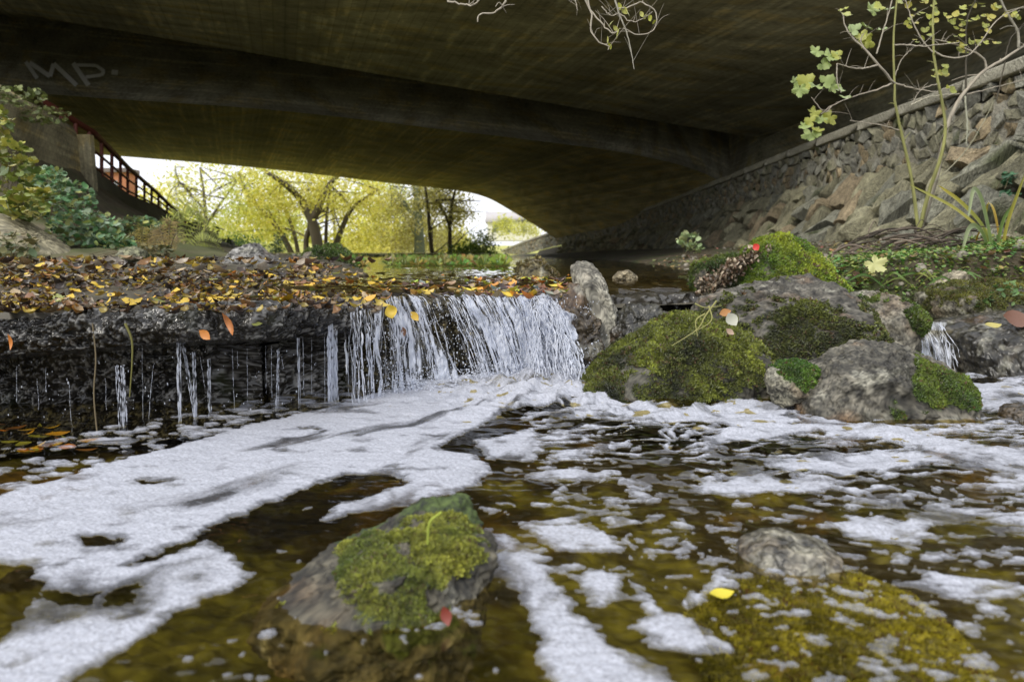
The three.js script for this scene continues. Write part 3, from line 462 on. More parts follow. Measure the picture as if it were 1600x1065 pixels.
    for (let k = 0; k < nu * nv; k++) { const i = k % nu, j = (k - i) / nu, e = sstep(0, 12, i) * sstep(0, 12, nu - 1 - i); rgba[k * 4 + 3] = e * 0.8 * sstep(-0.28, 0.3, G[k]) * sstep(0, 0.2, j / nv); }
    g.setAttribute('color', new THREE.BufferAttribute(rgba, 4)); mesh('water_veil', g, phys([0.78, 0.81, 0.87], 0.25, { vertexColors: true, transparent: true, transmission: 0.3, side: THREE.DoubleSide }), falls);
  }
  { // the jet on the right that tumbles through the gap
    const s = new Soup();
    for (let k = 0; k < 150; k++) { const f = R(), u = lerp(826, 866, f), e = lerp(832, 908, clamp(f + (R() - 0.5) * 0.5)), st = R() * 0.75; strand(s, u, e, 0, lerp(600, 576, R()), lerp(2.5, 2.8, R()), 0.0014 + 0.0036 * R() * R(), R, 2.4, st, 0.05); }
    mesh('water_jet', s.geo(), frothMat, falls);
  }
  { // drops and spray
    const list = [], g = new THREE.IcosahedronGeometry(1, 1);
    for (let k = 0; k < 2600; k++) { const u = lerp(550, 930, Math.pow(R(), 0.7)), [e, v, d] = startToEnd(min(u, 885)), t = R(), p = lerp(0, 1, t), q = at(u + (e - u) * p + (R() - 0.5) * 16, lerp(470, v, Math.pow(t, 0.8)) - 10 * R(), d + (R() - 0.3) * 0.1); const r = 0.001 + 0.0022 * R() * R(); list.push([placeM(q, 0, 0, 0, r, r * (1 + R()), r), WHITE]); }
    for (let k = 0; k < 2600; k++) { const a = R(), q = onY(lerp(610, 940, a) + (R() - 0.5) * 40, lerp(618, 588, a) + (R() - 0.5) * 14, 0); q.y += 0.02 + 0.11 * R() * R() * (a > 0.6 ? 1.6 : 0.8); const r = 0.001 + 0.0045 * R() * R() * R(); list.push([placeM(q, 0, 0, 0, r), WHITE]); }
    for (let k = 0; k < 1500; k++) { const t = R(), a = R() * 6.28, rr = R() * R(), p = at(lerp(848, 872, t) + cos(a) * rr * lerp(22, 60, t), lerp(466, 592, t) + sin(a) * rr * 26, 2.78 - 0.16 * t + 0.1 * R()), r = 0.0012 + 0.004 * R() * R() * R(); list.push([placeM(p, 0, 0, 0, r, r * (0.8 + R()), r), WHITE]); }
    instanced('splash_drops', g, frothMat, list, falls);
  }
  // thin trickles under the overhang, each a thread of its own: start u, v, end u, v, half width in mm
  const tr = [[26, 572, 26, 628, 1.4], [58, 590, 60, 640, 1.1], [71, 575, 72, 612, 1.3], [108, 600, 109, 642, 1.4], [164, 590, 166, 640, 1], [184, 570, 190, 664, 2.4], [193, 570, 197, 668, 3], [222, 540, 223, 650, 1.2], [240, 570, 230, 625, 1.8], [280, 498, 282, 658, 3], [287, 540, 306, 648, 2.2], [303, 550, 307, 650, 3], [327, 560, 329, 648, 2.2], [312, 556, 320, 605, 1.4], [363, 545, 366, 640, 1.3], [371, 548, 371, 575, 1], [386, 545, 387, 630, 1.1], [415, 540, 416, 615, 0.9], [424, 540, 425, 622, 1.2], [436, 545, 433, 638, 2.2], [440, 560, 443, 575, 1.5], [466, 500, 468, 620, 2.3], [473, 505, 475, 618, 1.7], [487, 530, 487, 615, 1.1], [507, 520, 508, 625, 1.8], [516, 490, 517, 633, 5], [523, 490, 526, 634, 4.5], [545, 520, 545, 622, 1.8], [553, 500, 556, 624, 2.6]];
  for (const [u0, v0, u1, v1, r] of tr) {
    const s = new Soup(), d1 = 0.5 / Math.tan(Math.atan((v1 - 532.5) / FP) + PITCH), d = min(max(d1, lipT(u0)[1] - 0.03), lipT(u0)[1] + 0.06), a = at(u0, v0, d), b = at(u1, v1, d), ph = R() * 30, thick = r > 4 ? 7 : r > 2 ? 3 : 1; b.y = v1 > 640 || r > 1.7 ? -0.005 : b.y;
    for (let w = 0; w < thick; w++) { const pts = []; for (let k = 0; k <= 30; k++) { const t = k / 30; pts.push(V(lerp(a.x, b.x, t) + r * 0.0016 * fbm(t * 4 + ph + w * 3, ph, 1, 3) + (w - thick / 2) * 0.0013 * (r > 2 ? 1.6 : 1), lerp(a.y, b.y, Math.pow(t, 1.15)), lerp(a.z, b.z, t) + 0.006 * fbm(t * 4, ph + w * 5, 7, 2) + 0.012 * (w % 2))); } s.tube(pts, (t) => r * 0.00055 * clamp(0.7 + 2.2 * N(t * 14 + ph, w * 3.3, 3) + 0.7 * N(t * 33, ph + w, 5), 0.12, 2.1), 5); }
    mesh('trickle', s.geo(), whiteWater, falls);
  }
  { // drips falling in the dark hollow
    const list = [], g = new THREE.IcosahedronGeometry(1, 1);
    for (let k = 0; k < 130; k++) { const u = lerp(5, 545, R()), p = at(u, lerp(545, 655, R()), lipT(u)[1] + 0.02 + 0.12 * R()), r = 0.0009 + 0.0016 * R() * R(); list.push([placeM(p, 0, 0, 0, r, r * (1.2 + 1.4 * R()), r), WHITE]); }
    instanced('drips', g, whiteWater, list, falls);
  }
  { // the two small cascades on the right, between the boulders
    const s = new Soup();
    for (let k = 0; k < 24; k++) { const rr = 0.0015 + 0.0025 * R() * R(), u = lerp(1408, 1478, R()), a = at(u, 506 + 12 * R(), 3.02), b = at(u + lerp(6, 34, R()), lerp(535, 590, R()), 2.86), pts = [], ph = R() * 20; for (let i = 0; i <= 14; i++) { const t = i / 14; pts.push(V(lerp(a.x, b.x, t) + 0.02 * fbm(t * 3, ph, 2, 2), lerp(a.y, b.y, t * t * 0.7 + t * 0.3), lerp(a.z, b.z, t) + 0.02 * N(ph, t * 3, 1))); } s.tube(pts, (t) => rr * clamp(0.5 + 1.6 * N(t * 7, ph, 2), 0.1, 2), 5); }
    mesh('small_cascade', s.geo(), frothMat, falls);
    const cg = gridGeo(120, 70, (a, b) => { const p = at(lerp(1400, 1482, a) + b * 16 + 5 * fbm(b * 4, a * 3, 1, 2), lerp(503, 592, b), lerp(3.03, 2.86, Math.pow(b, 0.7)) + 0.03 * fbm(a * 8, b * 5, 3, 3)); return [p.x, p.y, p.z]; }), cr = new Float32Array(120 * 70 * 4).fill(1);
    for (let k = 0; k < 8400; k++) { const a = (k % 120) / 119, b = floor(k / 120) / 69; cr[k * 4 + 3] = sstep(0, 0.08, a) * sstep(1, 0.92, a) * clamp(0.45 + 1.6 * fbm(a * 9 + 0.5 * fbm(b * 4, a, 2, 2), b * 2.4, 7, 4) + 0.6 * fbm(a * 30, b * 5, 3, 2)); }
    cg.setAttribute('color', new THREE.BufferAttribute(cr, 4)); mesh('small_cascade', cg, phys([0.78, 0.81, 0.87], 0.25, { vertexColors: true, transparent: true, transmission: 0.3, side: THREE.DoubleSide }), falls);
    const q = new Soup();
    for (let k = 0; k < 130; k++) { const u = lerp(1018, 1088, R()), v = lerp(458, 490, R()), a = at(u, v, 3.5), b = at(u + lerp(-26, -4, R()), v + lerp(3, 12, R()), 3.42), pts = [], ph = R() * 20; for (let i = 0; i <= 8; i++) { const t = i / 8; pts.push(V(lerp(a.x, b.x, t), lerp(a.y, b.y, t) + 0.015 * fbm(t * 3, ph, 2, 2), lerp(a.z, b.z, t))); } q.tube(pts, (t) => 0.006 * clamp(0.4 + 1.6 * N(t * 5, ph, 2), 0.1, 2), 5); }
    mesh('small_rapid', q.geo(), frothMat, falls);
    struct('side_channel', gridGeo(80, 40, (a, b) => { const x = lerp(1.62, 2.3, a), d = lerp(2.95, 3.6, b); return [x, 0.165 + 0.006 * fbm(x * 20, d * 30, 3, 3), -d]; }), clearMat);
    struct('side_channel', gridGeo(60, 40, (a, b) => { const x = lerp(0.55, 1.15, a), d = lerp(3.35, 4.4, b); return [x, 0.3 + 0.05 * sstep(3.4, 3.9, d) + 0.014 * fbm(x * 14, d * 24, 3, 3), -d]; }), clearMat);
  }
}
// ---------------------------------------------------------------- foam on the pool
const toPlane = (l) => l.map(([u, v]) => { const p = onY(u, v, 0); return [p.x, -p.z]; });
{
  const plus = [
    [[-120, 810], [0, 773], [60, 757], [140, 732], [240, 706], [330, 682], [420, 656], [520, 636], [575, 618], [640, 606], [720, 596], [800, 590], [900, 582], [945, 598], [935, 622], [860, 634], [785, 648], [745, 668], [702, 690], [680, 701], [745, 712], [764, 735], [736, 762], [650, 786], [560, 802], [505, 812], [522, 790], [600, 768], [640, 752], [600, 738], [540, 742], [480, 765], [440, 776], [398, 795], [332, 823], [330, 840], [365, 868], [392, 900], [384, 913], [330, 930], [265, 962], [235, 988], [180, 1022], [130, 1052], [100, 1090], [60, 1200], [-300, 1200]],
    [[768, 826], [800, 842], [850, 872], [882, 922], [902, 968], [960, 1000], [1010, 1030], [1065, 1080], [1100, 1180], [840, 1180], [850, 1020], [822, 960], [792, 920], [768, 880]],
    [[985, 902], [1012, 922], [1032, 946], [1070, 962], [1132, 1006], [1090, 1026], [1040, 1020], [1000, 986], [1010, 956], [988, 922]],
    [[905, 896], [946, 880], [972, 902], [970, 936], [936, 956], [900, 916]], [[1074, 952], [1090, 920], [1120, 880], [1141, 890], [1130, 916], [1100, 942]],
    [[1308, 816], [1330, 806], [1400, 812], [1470, 790], [1560, 800], [1462, 822], [1440, 850], [1390, 846], [1330, 836]], [[820, 820], [900, 818], [960, 842], [990, 872], [930, 862], [880, 866], [840, 846]],
    [[1240, 650], [1330, 664], [1420, 672], [1510, 692], [1640, 716], [1640, 738], [1500, 716], [1400, 694], [1300, 684]], [[930, 605], [1000, 626], [1060, 640], [1150, 625], [1215, 632], [1255, 660], [1190, 672], [1120, 664], [1040, 660], [960, 648], [880, 640]],
    [[1500, 600], [1560, 596], [1660, 612], [1660, 640], [1500, 638]], [[740, 690], [830, 668], [850, 690], [836, 720], [760, 716]], [[1080, 755], [1160, 742], [1290, 748], [1320, 770], [1200, 772], [1100, 774]],
  ].map(toPlane);
  const minus = [[[-80, 880], [46, 880], [50, 925], [30, 965], [0, 1002], [-80, 1010]], [[58, 926], [155, 924], [150, 944], [90, 948]], [[176, 921], [216, 909], [216, 940], [160, 952]], [[203, 884], [262, 858], [332, 828], [340, 836], [300, 856], [222, 884]], [[130, 838], [190, 838], [190, 850], [135, 850]], [[222, 750], [270, 751], [240, 758]], [[78, 962], [120, 966], [100, 976]]].map(toPlane);
  const cov = table([[0.6, 0.14], [0.95, 0.26], [1.2, 0.44], [1.5, 0.52], [1.9, 0.54], [2.3, 0.6], [2.7, 0.6]]);
  const rockRim = [[425, 935], [470, 958], [560, 972], [650, 985], [700, 980], [760, 945], [780, 905]].map(([u, v]) => toPlane([[u, v]])[0]);
  const discs = []; { const R = rng(31); for (let k = 0; k < 190; k++) { const t = R(), u = lerp(-60, 560, t), base = lerp(800, 640, clamp(t * 1.05)), v = base - 12 - R() * lerp(80, 24, t), p = onY(u, v, 0); discs.push([p.x, -p.z, 0.004 + 0.026 * Math.pow(R(), 2.2), 1 + R() * 0.7]); } for (let k = 0; k < 130; k++) { const p = onY(lerp(150, 1600, R()), lerp(780, 1090, R()), 0); discs.push([p.x, -p.z, 0.0018 + 0.008 * Math.pow(R(), 3), 1]); } for (let k = 0; k < 200; k++) { const p = onY(lerp(760, 1640, R()), lerp(680, 900, R()), 0); discs.push([p.x, -p.z, 0.0025 + 0.01 * Math.pow(R(), 2.5), 1.4 + R()]); } }
  const cell = 0.1, hash = new Map(); for (const q of discs) { const k = floor(q[0] / cell) + ',' + floor(q[1] / cell); if (!hash.has(k)) hash.set(k, []); hash.get(k).push(q); }
  const boxes = [...plus, ...minus].map((p) => { let a = 9, b = -9, c = 9, d = -9; for (const [x, y] of p) { a = min(a, x); b = max(b, x); c = min(c, y); d = max(d, y); } return [a, b, c, d]; });
  const pd = (x, d, poly, bx) => (x < bx[0] - 0.15 || x > bx[1] + 0.15 || d < bx[2] - 0.15 || d > bx[3] + 0.15 ? -0.15 : polyDist(x, d, poly));
  function F(x0, d0) { // thickness field: positive where there is foam
    const w = 0.4 + d0 * 0.25, x = x0 + w * (0.04 * fbm(x0 * 9, d0 * 12, 4, 4) + 0.012 * N(x0 * 60, d0 * 90, 2)), d = d0 + w * (0.03 * fbm(x0 * 9 + 7, d0 * 12, 9, 3) + 0.006 * N(x0 * 60, d0 * 90, 8));
    let f = -0.15; plus.forEach((p, k) => { f = max(f, pd(x, d, p, boxes[k])); });
    minus.forEach((p, k) => { f = min(f, -pd(x, d, p, boxes[plus.length + k])); });
    const right = sstep(-0.18, 0.14, x0) * sstep(0.55, 0.75, d0) * (1 - 0.75 * sstep(0.35, 0.1, x0) * sstep(1.2, 0.95, d0));
    if (right > 0.01) {
      const a = x0 * 2.6 + d0 * 0.9, b = d0 * 6 - x0 * 1.2, wx = fbm(a * 0.8, b * 0.5, 3, 3) * 1.6, big = fbm(a + wx, b + wx * 0.7, 7, 5), web = 0.062 - abs(fbm(a * 1.5 + wx, b * 1.4, 15, 3)), c = cov(d0) - 0.1 * sstep(0.5, 1.6, x0) * sstep(1.4, 0.9, d0);
      f = max(f, right * max((big - lerp(0.3, -0.07, c)) * 0.2, web * 0.35 * sstep(1.0, 1.7, d0) - 0.006) - (1 - right) * 0.05);
    }
    for (let i = 0; i < rockRim.length - 1; i++) { const [ax, ay] = rockRim[i], [bx, by] = rockRim[i + 1], t = clamp(((x - ax) * (bx - ax) + (d - ay) * (by - ay)) / ((bx - ax) ** 2 + (by - ay) ** 2)); f = max(f, 0.001 + 0.011 * N(x0 * 34, d0 * 34, 1) + 0.006 * N(x0 * 110, d0 * 110, 1) - hypot(x - ax - (bx - ax) * t, d - ay - (by - ay) * t)); }
    const cx = floor(x0 / cell), cd = floor(d0 / cell); for (let i = -1; i <= 1; i++) for (let j = -1; j <= 1; j++) for (const q of hash.get((cx + i) + ',' + (cd + j)) ?? []) f = max(f, q[2] - hypot((x - q[0]) / q[3], d - q[1]));
    if (f > -0.03 && f < 0.09) f += (0.03 - 0.25 * max(0, f - 0.03)) * (fbm(x0 * 22 + d0 * 6, d0 * 34, 8, 4) + 0.35 * right * fbm(x0 * 60, d0 * 100, 3, 2)) * (0.85 + 0.55 * right);
    if (f > 0) f = min(f, 0.12 * (0.4 - fbm(x0 * 6 + 3, d0 * 10, 19, 5)));
    return f;
  }
  const nu = 1040, nv = 580, grid = new Float32Array(nu * nv), px = new Float32Array(nu * nv), pdp = new Float32Array(nu * nv);
  const dOf = (j) => 0.62 * Math.pow(2.95 / 0.62, j / (nv - 1));
  for (let j = 0; j < nv; j++) for (let i = 0; i < nu; i++) { const d = dOf(j), x = lerp(-0.95, 1.2, i / (nu - 1)) * d, k = j * nu + i; px[k] = x; pdp[k] = d; grid[k] = F(x, d); }
  // how much of the water the froth covers: thin near its edges and along the streaks in which it is drawn out
  const alpha = [], filmOf = (x, d, f) => { const r = hypot(x - 0.25, d - 2.7), th = atan2(x - 0.25, d - 2.7), s1 = fbm(th * 9 + 0.6 * fbm(x * 4, d * 6, 2, 3), r * 2.2, 3, 4), s2 = fbm(x * 9, d * 14, 6, 5), b = N(x * 130, d * 130, 5); return clamp((0.3 + 0.7 * sstep(0.0005, 0.02, f)) * (1 - 0.8 * sstep(0.06, 0.32, s1) - 0.6 * sstep(0.1, 0.4, s2)) * (0.95 + 0.35 * b), 0.12, 1); };
  const s = new Soup(), ids = new Int32Array(nu * nv).fill(-1), edge = new Map();
  const H = (x, d, f) => { const e = sqrt(clamp(f / 0.012)) * (1 + 0.5 * fbm(x * 30, d * 30, 4, 3)), near = rough(x, d); return wave(x, d) + 0.0012 + e * (0.0026 + 0.0018 * fbm(x * 16, d * 16, 5, 3) + 0.0009 * N(x * 190, d * 190, 3) + 0.0005 * N(x * 420, d * 420, 7) + 0.002 * fbm(x * 40, d * 60, 3, 3) + near * 0.016 * fbm(x * 11, d * 22, 9, 3)); };
  const V0 = (k) => { if (ids[k] < 0) { ids[k] = s.vert(px[k], H(px[k], pdp[k], grid[k]), -pdp[k], WHITE, px[k], pdp[k]); alpha.push(filmOf(px[k], pdp[k], grid[k])); } return ids[k]; };
  const E0 = (a, b) => { const key = a < b ? a * 4000000 + b : b * 4000000 + a; if (!edge.has(key)) { const t = grid[a] / (grid[a] - grid[b]), x = lerp(px[a], px[b], t), d = lerp(pdp[a], pdp[b], t); edge.set(key, s.vert(x, wave(x, d) - 0.0015, -d, WHITE, x, d)); alpha.push(0.3); } return edge.get(key); };
  const cellTri = (a, b, c) => { const q = [a, b, c], out = []; for (let k = 0; k < 3; k++) { const m = q[k], n = q[(k + 1) % 3]; if (grid[m] > 0) out.push(V0(m)); if ((grid[m] > 0) !== (grid[n] > 0)) out.push(E0(m, n)); } for (let k = 1; k < out.length - 1; k++) s.tri(out[0], out[k], out[k + 1]); };
  for (let j = 0; j < nv - 1; j++) for (let i = 0; i < nu - 1; i++) { const a = j * nu + i, b = a + 1, c = a + nu, e = c + 1; cellTri(a, b, c); cellTri(b, e, c); }
  const foamTex = noiseTex(256, (x, y) => 0.88 + 0.5 * ring(x, y, 7, 4, 2) + 0.7 * ring(x, y, 34, 2, 6)); foamTex.repeat.set(5, 5);
  const fg = s.geo(), rgba = new Float32Array(alpha.length * 4).fill(1); alpha.forEach((q, k) => { rgba[k * 4 + 3] = q; }); fg.setAttribute('color', new THREE.BufferAttribute(rgba, 4));
  const foam = stuff('foam', fg, std([0.42, 0.435, 0.49], 0.6, { transparent: true, vertexColors: true, map: foamTex, bumpMap: foamTex, bumpScale: 0.001 }), scene, 'white foam drifting in sheets and flecks over the brown pool');
  tag(foam, null, 'foam');
}
// ---------------------------------------------------------------- boulders and stones
const rockMat = std(WHITE, 0.72, { vertexColors: true }), dampRockMat = std(WHITE, 0.36, { vertexColors: true });
const TUFT = (() => { const s = new Soup(), R = rng(77); for (let k = 0; k < 7; k++) { const a = k / 7 * 2 * PI + R(), l = 0.5 + 0.5 * R(), o = 0.25 + 0.75 * R(), x = cos(a), z = sin(a), w = 0.13; const i0 = s.vert(x * 0.1 - z * w, 0, z * 0.1 + x * w, WHITE), i1 = s.vert(x * 0.1 + z * w, 0, z * 0.1 - x * w, WHITE), i2 = s.vert(x * o * 0.55, l * 0.75, z * o * 0.55, WHITE), i3 = s.vert(x * o, l * lerp(1, 0.5, o), z * o, WHITE); s.tri(i0, i1, i2); s.tri(i0, i2, i3); } return s.geo(); })();
const mossMat = phys(WHITE, 0.9, { transmission: 0.25, side: THREE.DoubleSide });
const balls = {}; function ball(det) { if (!balls[det]) { const g = new THREE.IcosahedronGeometry(1, det); g.deleteAttribute('normal'); g.deleteAttribute('uv'); balls[det] = mergeVertices(g, 1e-5); } return balls[det]; }
const UPV = V(0, 1, 0), tmpQ = new THREE.Quaternion();
// o: outline (pixels, seen from the camera) at depth d, thick = half thickness, lean = how far the top leans back
function rock(o) {
  const ctr = at(o.c[0], o.c[1], o.d), R = rng(o.seed * 977 + 5), det = [28, 44, 60, 78].reduce((a, b) => (abs(b - (o.det ?? 46)) < abs(a - (o.det ?? 46)) ? b : a)), S = o.seed * 13.7;
  const poly = o.out.map(([u, v]) => { const p = at(u, v, o.d); return [p.x - ctr.x, p.y - ctr.y]; });
  const RT = new Float32Array(361); let mean = 0;
  for (let k = 0; k <= 360; k++) { const w = k / 180 * PI, dx = cos(w), dy = sin(w); let best = 0.01; for (let i = 0; i < poly.length; i++) { const a = poly[i], b = poly[(i + 1) % poly.length], ex = b[0] - a[0], ey = b[1] - a[1], den = dx * ey - dy * ex; if (abs(den) < 1e-9) continue; const t = (a[0] * ey - a[1] * ex) / den, q = (a[0] * dy - a[1] * dx) / den; if (t > 0 && q >= 0 && q <= 1) best = max(best, t); } RT[k] = best; mean += best / 361; }
  const smoothRT = RT.map((_, k) => { let t = 0; for (let i = -3; i <= 3; i++) t += RT[(k + i + 360) % 360]; return t / 7; });
  const rad = (w) => { const q = ((w / PI * 180) % 360 + 360) % 360, i = floor(q); return lerp(smoothRT[i], smoothRT[(i + 1) % 360], q - i); };
  const g = ball(det).clone();
  const P = g.attributes.position, n = P.count, C = new Float32Array(n * 3), box = o.box ?? 0.72, cuts = [];
  for (let k = 0; k < (o.cuts ?? 5); k++) { const a = R() * 2 * PI, z = 0.45 + 0.55 * R(); cuts.push([cos(a) * sqrt(1 - z * z), sin(a) * sqrt(1 - z * z), z, 0.62 + 0.26 * R()]); }
  for (const q of o.planes ?? []) { const l = hypot(q[0], q[1], q[2]); cuts.push([q[0] / l, q[1] / l, q[2] / l, q[3]]); }
  const am = o.amp ?? 0.09, fine = o.fine ?? 1;
  for (let i = 0; i < n; i++) {
    let x = P.getX(i), y = P.getY(i), z = P.getZ(i);
    const d0 = [x, y, z];
    for (const q of cuts) { const e = x * q[0] + y * q[1] + z * q[2] - q[3]; if (e > 0) { x -= q[0] * e * 0.9; y -= q[1] * e * 0.9; z -= q[2] * e * 0.9; } }
    const rho = hypot(x, y), w = atan2(y, x), zz = (z < 0 ? -1 : 1) * Math.pow(min(1, abs(z)), 0.85), f = (1 + am * 1.6 * fbm(d0[0] * 1.4 + S, d0[1] * 1.4, d0[2] * 1.4, 3) * (0.3 + 0.7 * abs(z)) + am * 0.55 * (0.5 - 2 * abs(fbm(d0[0] * 2.6 + S, d0[1] * 2.6, d0[2] * 2.6 + 4, 4))));
    const r = rad(w) * Math.pow(rho, box) * f;
    let X = cos(w) * r, Y = sin(w) * r, Z = zz * o.thick * f - (Y * (o.lean ?? 0));
    const k1 = 0.02 * mean / 0.2, m1 = fbm(X * 14 + S, Y * 14, Z * 14, 4) * 0.034 * sqrt(mean / 0.2) * fine + fbm(X * 55 + S, Y * 55, Z * 55, 3) * 0.011 * fine, L = hypot(X, Y, Z) + 1e-6;
    X += X / L * m1; Y += Y / L * m1; Z += Z / L * m1;
    P.setXYZ(i, X, Y, Z);
  }
  g.computeVertexNormals();
  const NR = g.attributes.normal, spots = (o.spots ?? []).map(([u, v, r, s]) => { const p = at(u, v, o.d); return [p.x - ctr.x, p.y - ctr.y, r / FP * o.d, s ?? 1]; });
  const mossAt = (x, y, z, ny) => { let m = (o.moss ?? -1) + (o.mossUp ?? 0.5) * ny + (o.mossVar ?? 1.5) * fbm(x * (o.mossVar ? 16 : 7) + S, y * (o.mossVar ? 16 : 7), z * (o.mossVar ? 16 : 7), 4) + 0.5 * fbm(x * 26, y * 26, z * 26, 2); for (const q of spots) m += q[3] * sstep(1.3, 0.5, hypot(x - q[0], y - q[1]) / q[2]); return m; };
  const dk = (q) => q.map((t) => t * (o.tone ?? 0.7)), base = dk(o.col ?? [0.16, 0.15, 0.135]), pale = dk(o.pale ?? [0.34, 0.32, 0.3]), mossC = o.mossC ?? [0.1, 0.115, 0.018];
  for (let i = 0; i < n; i++) {
    const x = P.getX(i), y = P.getY(i), z = P.getZ(i), ny = NR.getY(i), a = fbm(x * 4 + S, y * 4, z * 4, 4), b = fbm(x * 30 + S, y * 30, z * 30, 3), sp = N(x * 130, y * 130, z * 130), sp2 = N(x * 75 + 9, y * 75, z * 75), lich = sstep(0.12, 0.3, fbm(x * 9 + S, y * 9 + 3, z * 9, 4) + (o.lichen ?? -0.05)), rust = sstep(0.1, 0.32, fbm(x * 5 + 20 + S, y * 5, z * 5, 3)) * (o.rust ?? 0.2);
    let c = mix3(base, pale, clamp(0.35 + 1.3 * a + 1.1 * b)); c = mix3(c, [0.22, 0.1, 0.03], rust);
    c = mix3(c, [0.34, 0.33, 0.3], lich * 0.5); let q = 1 + 1.5 * b + 0.7 * sp + 0.45 * sp2; if (sp2 > 0.24) q *= 0.4;
    const ms = sstep(0.05, 0.45, mossAt(x, y, z, ny)); c = mix3(c, mossC.map((t) => t * 0.55), ms * 0.8);
    C[i * 3] = max(0.008, c[0] * q); C[i * 3 + 1] = max(0.008, c[1] * q); C[i * 3 + 2] = max(0.006, c[2] * q * 0.88);
  }
  g.setAttribute('color', new THREE.BufferAttribute(C, 3));
  const t = thing(o.name ?? 'boulder', o.label, o.cat ?? 'boulder', ctr);
  mesh('stone', g, o.damp ? dampRockMat : rockMat, t);
  if (o.tufts) {
    const list = [], ix = g.index.array, nt = ix.length / 3, A = V(0, 0, 0), B = V(0, 0, 0), D = V(0, 0, 0), nn = V(0, 0, 0), cum = new Float32Array(nt); let tot = 0;
    const ld = (v, k) => v.set(P.getX(k), P.getY(k), P.getZ(k));
    for (let k = 0; k < nt; k++) { ld(A, ix[k * 3]); ld(B, ix[k * 3 + 1]); ld(D, ix[k * 3 + 2]); const cz = (A.z + B.z + D.z) / 3; const ar = B.sub(A).cross(D.sub(A)).length(); tot += (cz < -o.thick * 0.4 || (!o.under && A.y + ctr.y < -0.01)) ? 0 : ar; cum[k] = tot; }
    let tries = 0;
    while (list.length < o.tufts && tries++ < o.tufts * 12) {
      const q = R() * tot; let lo = 0, hi = nt - 1; while (lo < hi) { const m = (lo + hi) >> 1; cum[m] < q ? lo = m + 1 : hi = m; }
      ld(A, ix[lo * 3]); ld(B, ix[lo * 3 + 1]); ld(D, ix[lo * 3 + 2]); let a = R(), b = R(); if (a + b > 1) { a = 1 - a; b = 1 - b; }
      const p = A.clone().multiplyScalar(1 - a - b).addScaledVector(B, a).addScaledVector(D, b); nn.set(NR.getX(ix[lo * 3]), NR.getY(ix[lo * 3]), NR.getZ(ix[lo * 3]));
      if (!o.under && p.y + ctr.y < -0.005) continue;
      const m = mossAt(p.x, p.y, p.z, nn.y); if (R() > sstep(0.1, 0.7, m)) continue;
      const clump = 0.5 + 1.1 * clamp(0.5 + 1.8 * fbm(p.x * 24 + S, p.y * 24, p.z * 24, 2)), size = (o.tuft ?? 0.011) * clump * (0.7 + 0.6 * R()), dir = nn.clone().lerp(V(0, o.droop ? -0.6 : 1, 0.15), o.droop ? 0.5 : 0.35).normalize();
      tmpQ.setFromUnitVectors(UPV, dir); QT.setFromAxisAngle(UPV, R() * 6.28); tmpQ.multiply(QT);
      const y = clamp(0.5 + 1.4 * fbm(p.x * 8 + 5 + S, p.y * 8, p.z * 8, 3)), br = 0.5 + 0.8 * R(), cc = mix3(mossC, o.mossC2 ?? [0.2, 0.2, 0.03], y);
      list.push([M4.compose(p, tmpQ, SC.set(size, size * (0.8 + 0.7 * R()), size)).clone(), R() < 0.06 ? [0.13, 0.075, 0.03] : cc.map((q2) => q2 * br)]);
    }
    instanced('moss', TUFT, mossMat, list, t, 'green moss growing on the stone');
  }
  return t;
}
const GREEN = [0.08, 0.19, 0.012], GREEN2 = [0.4, 0.46, 0.03], OLIVE = [0.028, 0.036, 0.01], OLIVE2 = [0.2, 0.23, 0.025];
rock({ seed: 1, label: 'big boulder in mid-stream with a pale bare top and mossy dark face', d: 2.72, c: [1235, 535], thick: 0.36, lean: 0.25, det: 80, box: 0.62, amp: 0.1, cuts: 4, col: [0.085, 0.075, 0.062], pale: [0.26, 0.24, 0.22], lichen: -0.02,
  out: [[1080, 520], [1100, 482], [1128, 466], [1170, 455], [1225, 442], [1262, 434], [1300, 430], [1338, 440], [1352, 458], [1362, 492], [1356, 540], [1330, 600], [1270, 640], [1150, 650], [1090, 620]], tone: 0.45, moss: 0.15, mossUp: -0.75, spots: [[1240, 520, 70, 0.5], [1340, 500, 34, 0.6], [1290, 560, 60, 0.5], [1170, 500, 60, 0.4]], tufts: 14000, tuft: 0.012, mossC: OLIVE, mossC2: OLIVE2, droop: true });
rock({ seed: 2, label: 'low boulder sloping down to the foam, its whole back furred with dark moss', d: 2.5, c: [1065, 575], thick: 0.26, lean: 0.45, det: 76, box: 0.7, amp: 0.08, cuts: 2, col: [0.06, 0.055, 0.045], pale: [0.15, 0.14, 0.12],
  out: [[905, 604], [935, 572], [985, 535], [1030, 510], [1062, 496], [1100, 496], [1140, 512], [1185, 540], [1215, 590], [1205, 640], [1120, 665], [1000, 655], [925, 640]], moss: 0.2, mossUp: 0.5, spots: [[1130, 535, 34, 0.5], [1040, 545, 50, 0.3]], tufts: 15000, tuft: 0.012, mossC: [0.028, 0.036, 0.01], mossC2: [0.29, 0.33, 0.035] });
